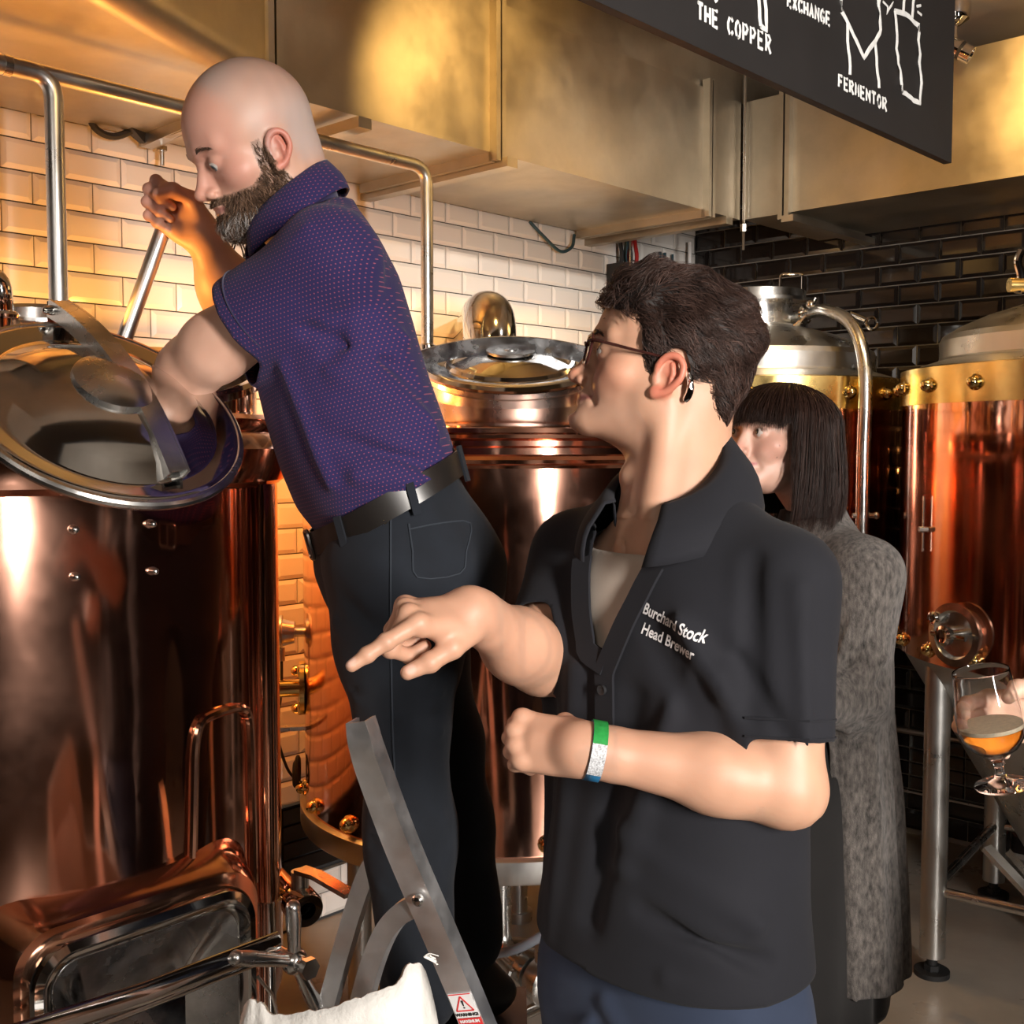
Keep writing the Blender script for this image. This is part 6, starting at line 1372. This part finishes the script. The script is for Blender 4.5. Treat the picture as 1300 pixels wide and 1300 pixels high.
# ------------------------------------------------------------------ the person with the glass, mostly outside the frame
fabric('dark_trousers', (.010, .009, .010)); fabric('dark_jumper', (.03, .03, .035))
d4 = nz((-.9, .35, 0)); l4 = np.cross(ZV, d4); C4 = np.array([1.12, 1.40, 0]); X4 = lambda u, v, z: C4+l4*u+d4*v+ZV*z
M4 = thing('person', (C4[0], C4[1], 0), 'person at the right edge, only a hand and dark trouser leg in view', 'person')
H4 = Head(X4(.0, .03, 1.60), 160, 0, 0, 1.0, smile=.5, no_crease=1)
GX = W(1254, 930, 1.33)
WR4 = W(1338, 900, 1.40); SR4, SL4 = X4(-.17, 0, 1.33), X4(.17, 0, 1.33); ER4 = np.array([.97, 1.52, 1.06]); EL4, WL4 = X4(.22, -.03, 1.05), X4(.20, .08, .82)
ops = H4.ops()+[Op(rc(H4.p(-.03, 0, -.05), X4(0, 0, 1.40), .054, .06), .03), Op(loft(C4, l4, d4, ZV, [(.85, .14, .1), (1.2, .16, .1), (1.33, .13, .08), (1.38, .07, .06)]), .03)]
for S, E_, Wr in ((SR4, ER4, WR4), (SL4, EL4, WL4)): ops += [Op(rc(S, E_, .048, .042), .03), Op(rc(E_, Wr, .044, .027), .02)]
hA, tA, kA, _ = hand(WR4, (-.95, -.05, -.12), (.18, .97, .1), 1, [(24, 30, 22), (27, 32, 24), (32, 36, 26), (42, 38, 30)], [(.02, .022, -.012), (.046, .046, -.030), (.070, .052, -.045), (.09, .046, -.056)], .92, spread=.05)
hB_, tB, kB, _ = hand(WL4, (-.2, .1, -1), nz(l4), -1, [(25, 30, 20)]*4, None, .95); ops += hA+hB_
bA, bB_ = hand_box(WR4, tA, extra=kA), hand_box(WL4, tB, extra=kB)
V, Q = mesh_ops(ops, [H4.bbox(.004), (*bA, .0018), (*bB_, .004), (np.minimum(ER4, WR4)-.08, np.maximum(ER4, WR4)+.08, .005), (C4+np.array([-.4, -.35, .7]), C4+np.array([.4, .4, 1.46]), .012)])
col, q = face_col(H4, V, (.62, .38, .28)); col = nails(V, col, tA); npobj('body', V, Q, 'skin', M4, col); H4.eyes(M4)
cap4 = hair_cap(H4, poly2, M4, off=.008, name='hair')
Dj = [Op(loft(C4, l4, d4, ZV, [(.84, .17, .12), (1.0, .17, .125), (1.2, .185, .125), (1.3, .17, .10), (1.36, .1, .08), (1.40, .07, .066)]), .03)]
for S, E_, k_ in ((SR4, ER4, .8), (SL4, EL4, .95)): Dj.append(Op(rc(S, E_, .062, .056), .03))
Dj += [Op(rc(ER4, lerp(ER4, WR4, .30), .055, .05), .03), Op(rc(EL4, lerp(EL4, WL4, .8), .055, .044), .03)]
V, Q = mesh_ops(Dj, [(C4+np.array([-.4, -.35, .8]), C4+np.array([.4, .4, 1.43]), .008)]); npobj('jumper', V, Q, 'dark_jumper', M4)
hipa, hipb = X4(.09, 0, .84), X4(-.09, 0, .84); k1, k2 = np.array([.83, 1.42, .46]), X4(-.12, .02, .46); a1, a2 = np.array([.73, 1.44, .07]), X4(-.14, 0, .07)
Tt = [Op(loft(C4, l4, d4, ZV, [(.72, .165, .12), (.92, .165, .12)]), .03)]
for a, k_, c in ((hipa, k2*0+X4(.12, .02, .46), X4(.14, 0, .07)), (hipb, k1, a1)): Tt += [Op(rc(a, k_, .098, .088), .03), Op(rc(k_, c, .088, .078), .03)]
V, Q = mesh_ops(Tt, [(np.array([.58, 1.05, .04]), np.array([1.45, 1.75, .95]), .009)]); npobj('trousers', V, Q, 'dark_trousers', M4); shoe(M4, a1, d4, 0); shoe(M4, X4(.14, 0, .07), d4, 0)
# the glass of beer
ga = nz(np.array([-.18, -.02, 1.])); ga = nz(W(1242, 845, 1.33)-W(1272, 1000, 1.33)); g0 = W(1273, 999, 1.33); s_ = float(np.linalg.norm(W(1242, 850, 1.33)-g0))/.152
gl = thing('beer_glass', g0, 'stemmed tulip glass half full of amber beer held at the right edge', 'glass')
mat('clear_glass', (1, 1, 1), 0, .0, trans=1, ior=1.45); mat('beer', (.90, .42, .05), 0, .0, trans=1, ior=1.33); mat('foam', (.78, .66, .48), 0, .6, noise=(200, .15), sss=.0)
prof_o = [(.001, 0), (.030, .0), (.0335, .002), (.033, .004), (.018, .0065), (.008, .012), (.0055, .020), (.0060, .027), (.0085, .030), (.0060, .033), (.011, .039), (.028, .050), (.0375, .064), (.0405, .078), (.0400, .095), (.0370, .120), (.0346, .143), (.0341, .1485), (.0339, .1500)]
prof_i = [(.0335, .1508), (.0331, .1500), (.0330, .1485), (.0335, .143), (.0358, .120), (.0388, .095), (.0393, .078), (.0363, .065), (.0268, .0515), (.010, .0415), (.001, .040)]
b = B(); b.lathe([(r_*s_, z*s_) for r_, z in prof_o+prof_i], g0, ga, 56); b.build('glass', 'clear_glass', gl, ang=60)
lev = .0765; liq = [(.001, .0405), (.0098, .042), (.0264, .052), (.0358, .0655), (.0388, lev)]
b = B(); b.lathe([(r_*s_*.995, z*s_) for r_, z in liq]+[(.001, lev*s_)], g0, ga, 56); b.build('beer', 'beer', gl, ang=60)
b = B(); b.lathe([(.001, (lev+.0004)*s_), (.0384*s_, (lev+.0002)*s_), (.0386*s_, (lev+.005)*s_), (.030*s_, (lev+.0055)*s_), (.001, (lev+.0045)*s_)], g0, ga, 56); b.build('foam', 'foam', gl, ang=60)
# ------------------------------------------------------------------ aluminium step ladder
ld = thing('step_ladder', np.array([-.10, 1.55, 0]), 'aluminium step ladder with curved handrail tops under the bald man', 'ladder')
def rail(img, wdt, name, th=.012, side=(0, -1, .0), n=5, m='aluminium', parent=None, label=None):
    P = spline([W(*q) for q in img], n); b = B(); b.strip(P, wdt, th, np.cross(np.gradient(P, axis=0), np.array([0, 1, 0.]))); return b.build(name, m, parent or ld, ang=40, label=label)
# near handrail: channel section
P = spline([W(452, 917, 1.30), W(459, 950, 1.30), W(472, 990, 1.31), W(508, 1085, 1.33), W(560, 1205, 1.36), W(600, 1300, 1.38), W(690, 1520, 1.44)], 6)
g = np.gradient(P, axis=0); g /= np.linalg.norm(g, axis=1)[:, None]; ax_ = np.cross(g, np.array([.35, .94, 0.])); ax_ /= np.linalg.norm(ax_, axis=1)[:, None]
wdt = np.interp(np.linspace(0, 1, len(P)), [0, .08, .3, 1], [.026, .030, .034, .036])
b = B(); b.strip(P, wdt, .004, ax_); fl = np.cross(g, ax_); fl *= np.sign(fl[:, 1:2])
for q in (-1, 1): b.strip(P+fl*.012+ax_*q*(wdt[:, None]/2-.002), .026, .004, fl)
nr_ = b.build('handrail', 'aluminium', ld, ang=40)
b = B(); q = W(531, 1142, 1.335); b.lathe([(.001, .006), (.005, .005), (.0075, .002), (.0075, -.002)], q-fl[20]*.001, (-.35, -.94, 0), 16); b.build('rivet', 'steel', nr_)
# far handrail and the bent stays
def flatbar(img, w, name, th=.006, n=6, tilt=(.35, .94, 0.)):
    P = spline([W(*q) for q in img], n); g = np.gradient(P, axis=0); ax_ = np.cross(g, np.array(tilt)); ax_ /= np.linalg.norm(ax_, axis=1)[:, None]
    fl = np.cross(g, ax_); fl /= np.linalg.norm(fl, axis=1)[:, None]; fl *= np.sign(fl[:, 1:2]); b = B(); b.strip(P, w, .004, ax_)
    for q in (-1, 1): b.strip(P+fl*.009+ax_*q*(w/2-.002), .018, .004, fl)
    return b.build(name, 'aluminium', ld, ang=40)
flatbar([(523, 1152, 1.36), (505, 1163, 1.37), (487, 1185, 1.38), (470, 1225, 1.39), (452, 1290, 1.40), (420, 1420, 1.46)], .026, 'stay')
flatbar([(497, 1080, 1.66), (480, 1088, 1.67), (465, 1110, 1.68), (450, 1150, 1.69), (428, 1225, 1.71), (400, 1330, 1.74)], .028, 'stay')
flatbar([(532, 935, 1.90), (538, 965, 1.90), (552, 1020, 1.91), (574, 1130, 1.93), (594, 1240, 1.95), (622, 1400, 1.97)], .032, 'handrail')
b = B(); p0, p1 = W(556, 1165, 1.40), W(640, 1300, 1.78); 
for z, y0 in ((.505, 1.42), (.29, 1.44)):
    bb = B(); c = np.array([-.075+(.505-z)*.55, 1.60, z]); bb.box(c+np.array([0, .08, 0]), (.20, .52, .03)); bb.build('tread', 'black_rubber', ld, False)
for y, pr in ((1.43, ((.035, .05), (-.17, -.26))), (1.96, ((-.04, -.01), (-.17, -.26)))):
    for x0, x1 in pr:
        bb = B(); bb.bar((x0, y, .50), (x1, y, .015), .03, .03); bb.build('leg', 'aluminium', ld, False)
        bb = B(); bb.box((x1, y, .0125), (.045, .045, .025)); bb.build('rubber_foot', 'black_rubber', ld, False)
# warning stickers on the handrail
def on_rail(px, py):
    i = np.argmin([np.hypot(*(np.array([650+F_PX*(p@np.array([1, 0, 0]))/(p[1]), 0])-np.array([px, 0]))) for p in P]); return i
RP = W(590, 1278, 1.376); rn = nz(np.array([-.35, -.94, 0])); 
k = int(np.argmin(np.abs(P[:, 2]-RP[2]))); rg = nz(-g[k]); rx = nz(np.cross(rg, -rn)); rx = rx if rx[0] > 0 else -rx; rn = nz(np.cross(rx, rg)); rn = rn if rn[1] < 0 else -rn
def stk(x, y, off): return P[k]+rx*x+rg*y+rn*(.0026+off)
def poly(pts, off, m, name, parent, **kw):
    b = B(); b.add([stk(x, y, off) for x, y in pts]+[stk(x, y, off-.0004) for x, y in pts], [tuple(range(len(pts))), tuple(range(len(pts), 2*len(pts)))[::-1]]+[(i, (i+1) % len(pts), len(pts)+(i+1) % len(pts), len(pts)+i) for i in range(len(pts))]); return b.build(name, m, parent, False, **kw)
sq = lambda x0, y0, x1, y1: [(x0, y0), (x1, y0), (x1, y1), (x0, y1)]
st = poly(sq(-.0160, -.016, .0160, .021), .0004, 'sticker_white', 'warning_sticker', nr_, label='white warning sticker with a red triangle')
poly(sq(-.0150, .0192, .0150, .0205), .0008, 'sticker_red', 'sticker_border', nr_)
for a, c in (((-.0120, -.0050), (.0, .0165)), ((.0, .0165), (.0120, -.0050)), ((.0120, -.0050), (-.0120, -.0050))):
    b = B(); b.strip([stk(*a, .0008), stk(*c, .0008)], .0018, .0004, rn if False else np.cross(stk(*c, 0)-stk(*a, 0), rn)); b.build('red_triangle', 'sticker_red', nr_, False)
poly([(-.0016, .0105), (.0016, .0105), (.0007, .0020), (-.0007, .0020)], .0009, 'print_black', 'exclamation_mark', nr_); poly([(-.0011, .0006), (.0011, .0006), (.0011, -.0016), (-.0011, -.0016)], .0009, 'print_black', 'exclamation_dot', nr_)
def rail_text(txt, size, x, y, m):
    V_, F_ = text_mesh(txt, size); w_ = V_[:, 0].max()
    meshobj('lettering', np.array([stk(x+v[0]-w_/2, y+v[1], .0009) for v in V_]), F_, m, nr_, False)
rail_text('WARNING!', .0062, 0, -.0130, 'print_black')
st2 = poly(sq(-.0160, -.060, .0160, -.017), .0004, 'sticker_red', 'warning_sticker', nr_, label='red maximum load sticker below the white one'); rail_text('MAXIMUM', .0058, 0, -.0232, 'sticker_white')
poly([(-.008, -.060), (-.008, -.044), (-.0045, -.036), (.0045, -.036), (.008, -.044), (.008, -.060)], .0009, 'sticker_white', 'weight_symbol', nr_); poly([(-.003, -.034), (.003, -.034), (.003, -.031), (-.003, -.031)], .0009, 'sticker_white', 'weight_symbol', nr_)

# ------------------------------------------------------------------ white woven sack
mouth = [(310, 1288), (318, 1266), (334, 1268), (345, 1279), (372, 1284), (400, 1282), (424, 1278), (452, 1264), (482, 1252), (505, 1240), (518, 1216), (532, 1213), (538, 1226), (546, 1258), (556, 1310)]
SYf = 1.25
front = [W(x, y, SYf-.055*math.sin((x-310)/246*PI)) for x, y in mouth]; F_ = spline(front, 4); nF = len(F_)
cx_ = F_[:, 0].mean(); t_ = np.linspace(0, 1, nF); rows = []
back = np.array([np.array([F_[0][0]*(1-t)+F_[-1][0]*t, SYf+.02+.26*math.sin(t*PI), 0]) for t in t_]); bz_ = np.interp(t_, [0, .2, .6, .82, 1], [.70, .66, .68, .74, .72])
def ringpt(f, z_f, bulge):
    fr__ = np.array([[F_[i][0]+(F_[i][0]-cx_)*bulge, SYf-.055*math.sin(t_[i]*PI)-bulge*.1*math.sin(t_[i]*PI), 0] for i in range(nF)]); bk__ = back[::-1].copy(); bk__[:, 0] += (bk__[:, 0]-cx_)*bulge; return np.vstack([fr__, bk__[1:-1]])
zt = np.concatenate([F_[:, 2], bz_[::-1][1:-1]-0.03]); nR = len(zt)
for k_, (f, bu) in enumerate(((1, 0.), (.965, .03), (.92, .05), (.85, .09), (.7, .14), (.5, .2), (.3, .22), (.12, .18), (.0, .08))):
    rp = ringpt(f, 0, bu); ztk = .004+(zt-.004)*f; wob = .006*vnoise(50, 30, np.c_[rp[:, :2], ztk]) if 0 < k_ < 8 else 0; rp[:, 2] = ztk; rp[:, 1] += wob; rp[:, 0] += wob*.5; rows.append(rp)
Vs = np.array(rows).reshape(-1, 3); Qs = np.array([(i*nR+j, i*nR+(j+1) % nR, (i+1)*nR+(j+1) % nR, (i+1)*nR+j) for i in range(8) for j in range(nR)])
Vs[:nR, 2] += rng.normal(0, .0012, nR)
sk = thing('sack', (cx_, SYf+.05, 0), 'open white woven sack standing in front of the ladder at the bottom edge', 'sack')
npobj('bag', Vs, Qs, 'sack_white', sk, solid=.003)
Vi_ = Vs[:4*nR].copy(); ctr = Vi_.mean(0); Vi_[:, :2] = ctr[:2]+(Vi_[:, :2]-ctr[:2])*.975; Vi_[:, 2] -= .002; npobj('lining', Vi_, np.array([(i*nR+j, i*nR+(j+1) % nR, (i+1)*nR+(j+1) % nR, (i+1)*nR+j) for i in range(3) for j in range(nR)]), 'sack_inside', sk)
b = B(); gr = np.array([[ctr[0]+(x-ctr[0])*.9, ctr[1]+(y-ctr[1])*.9, .60] for x, y, z in rows[3]]); b.add(gr, [tuple(range(len(gr)))]); b.build('grain', mat('malt', (.42, .28, .13), 0, .8, noise=(300, .5)), sk, False, kind='stuff')
b = B()
for i in range(7): q = W(538, 1215, SYf); b.tube(spline([q, q+np.array([.006+.003*i*.5, 0, .004-.002*i]), q+np.array([.012+rng.uniform(0, .006), 0, rng.uniform(-.01, .004)])], 3), .0006, 4)
b.build('frayed_threads', 'sack_white', sk, kind='stuff')
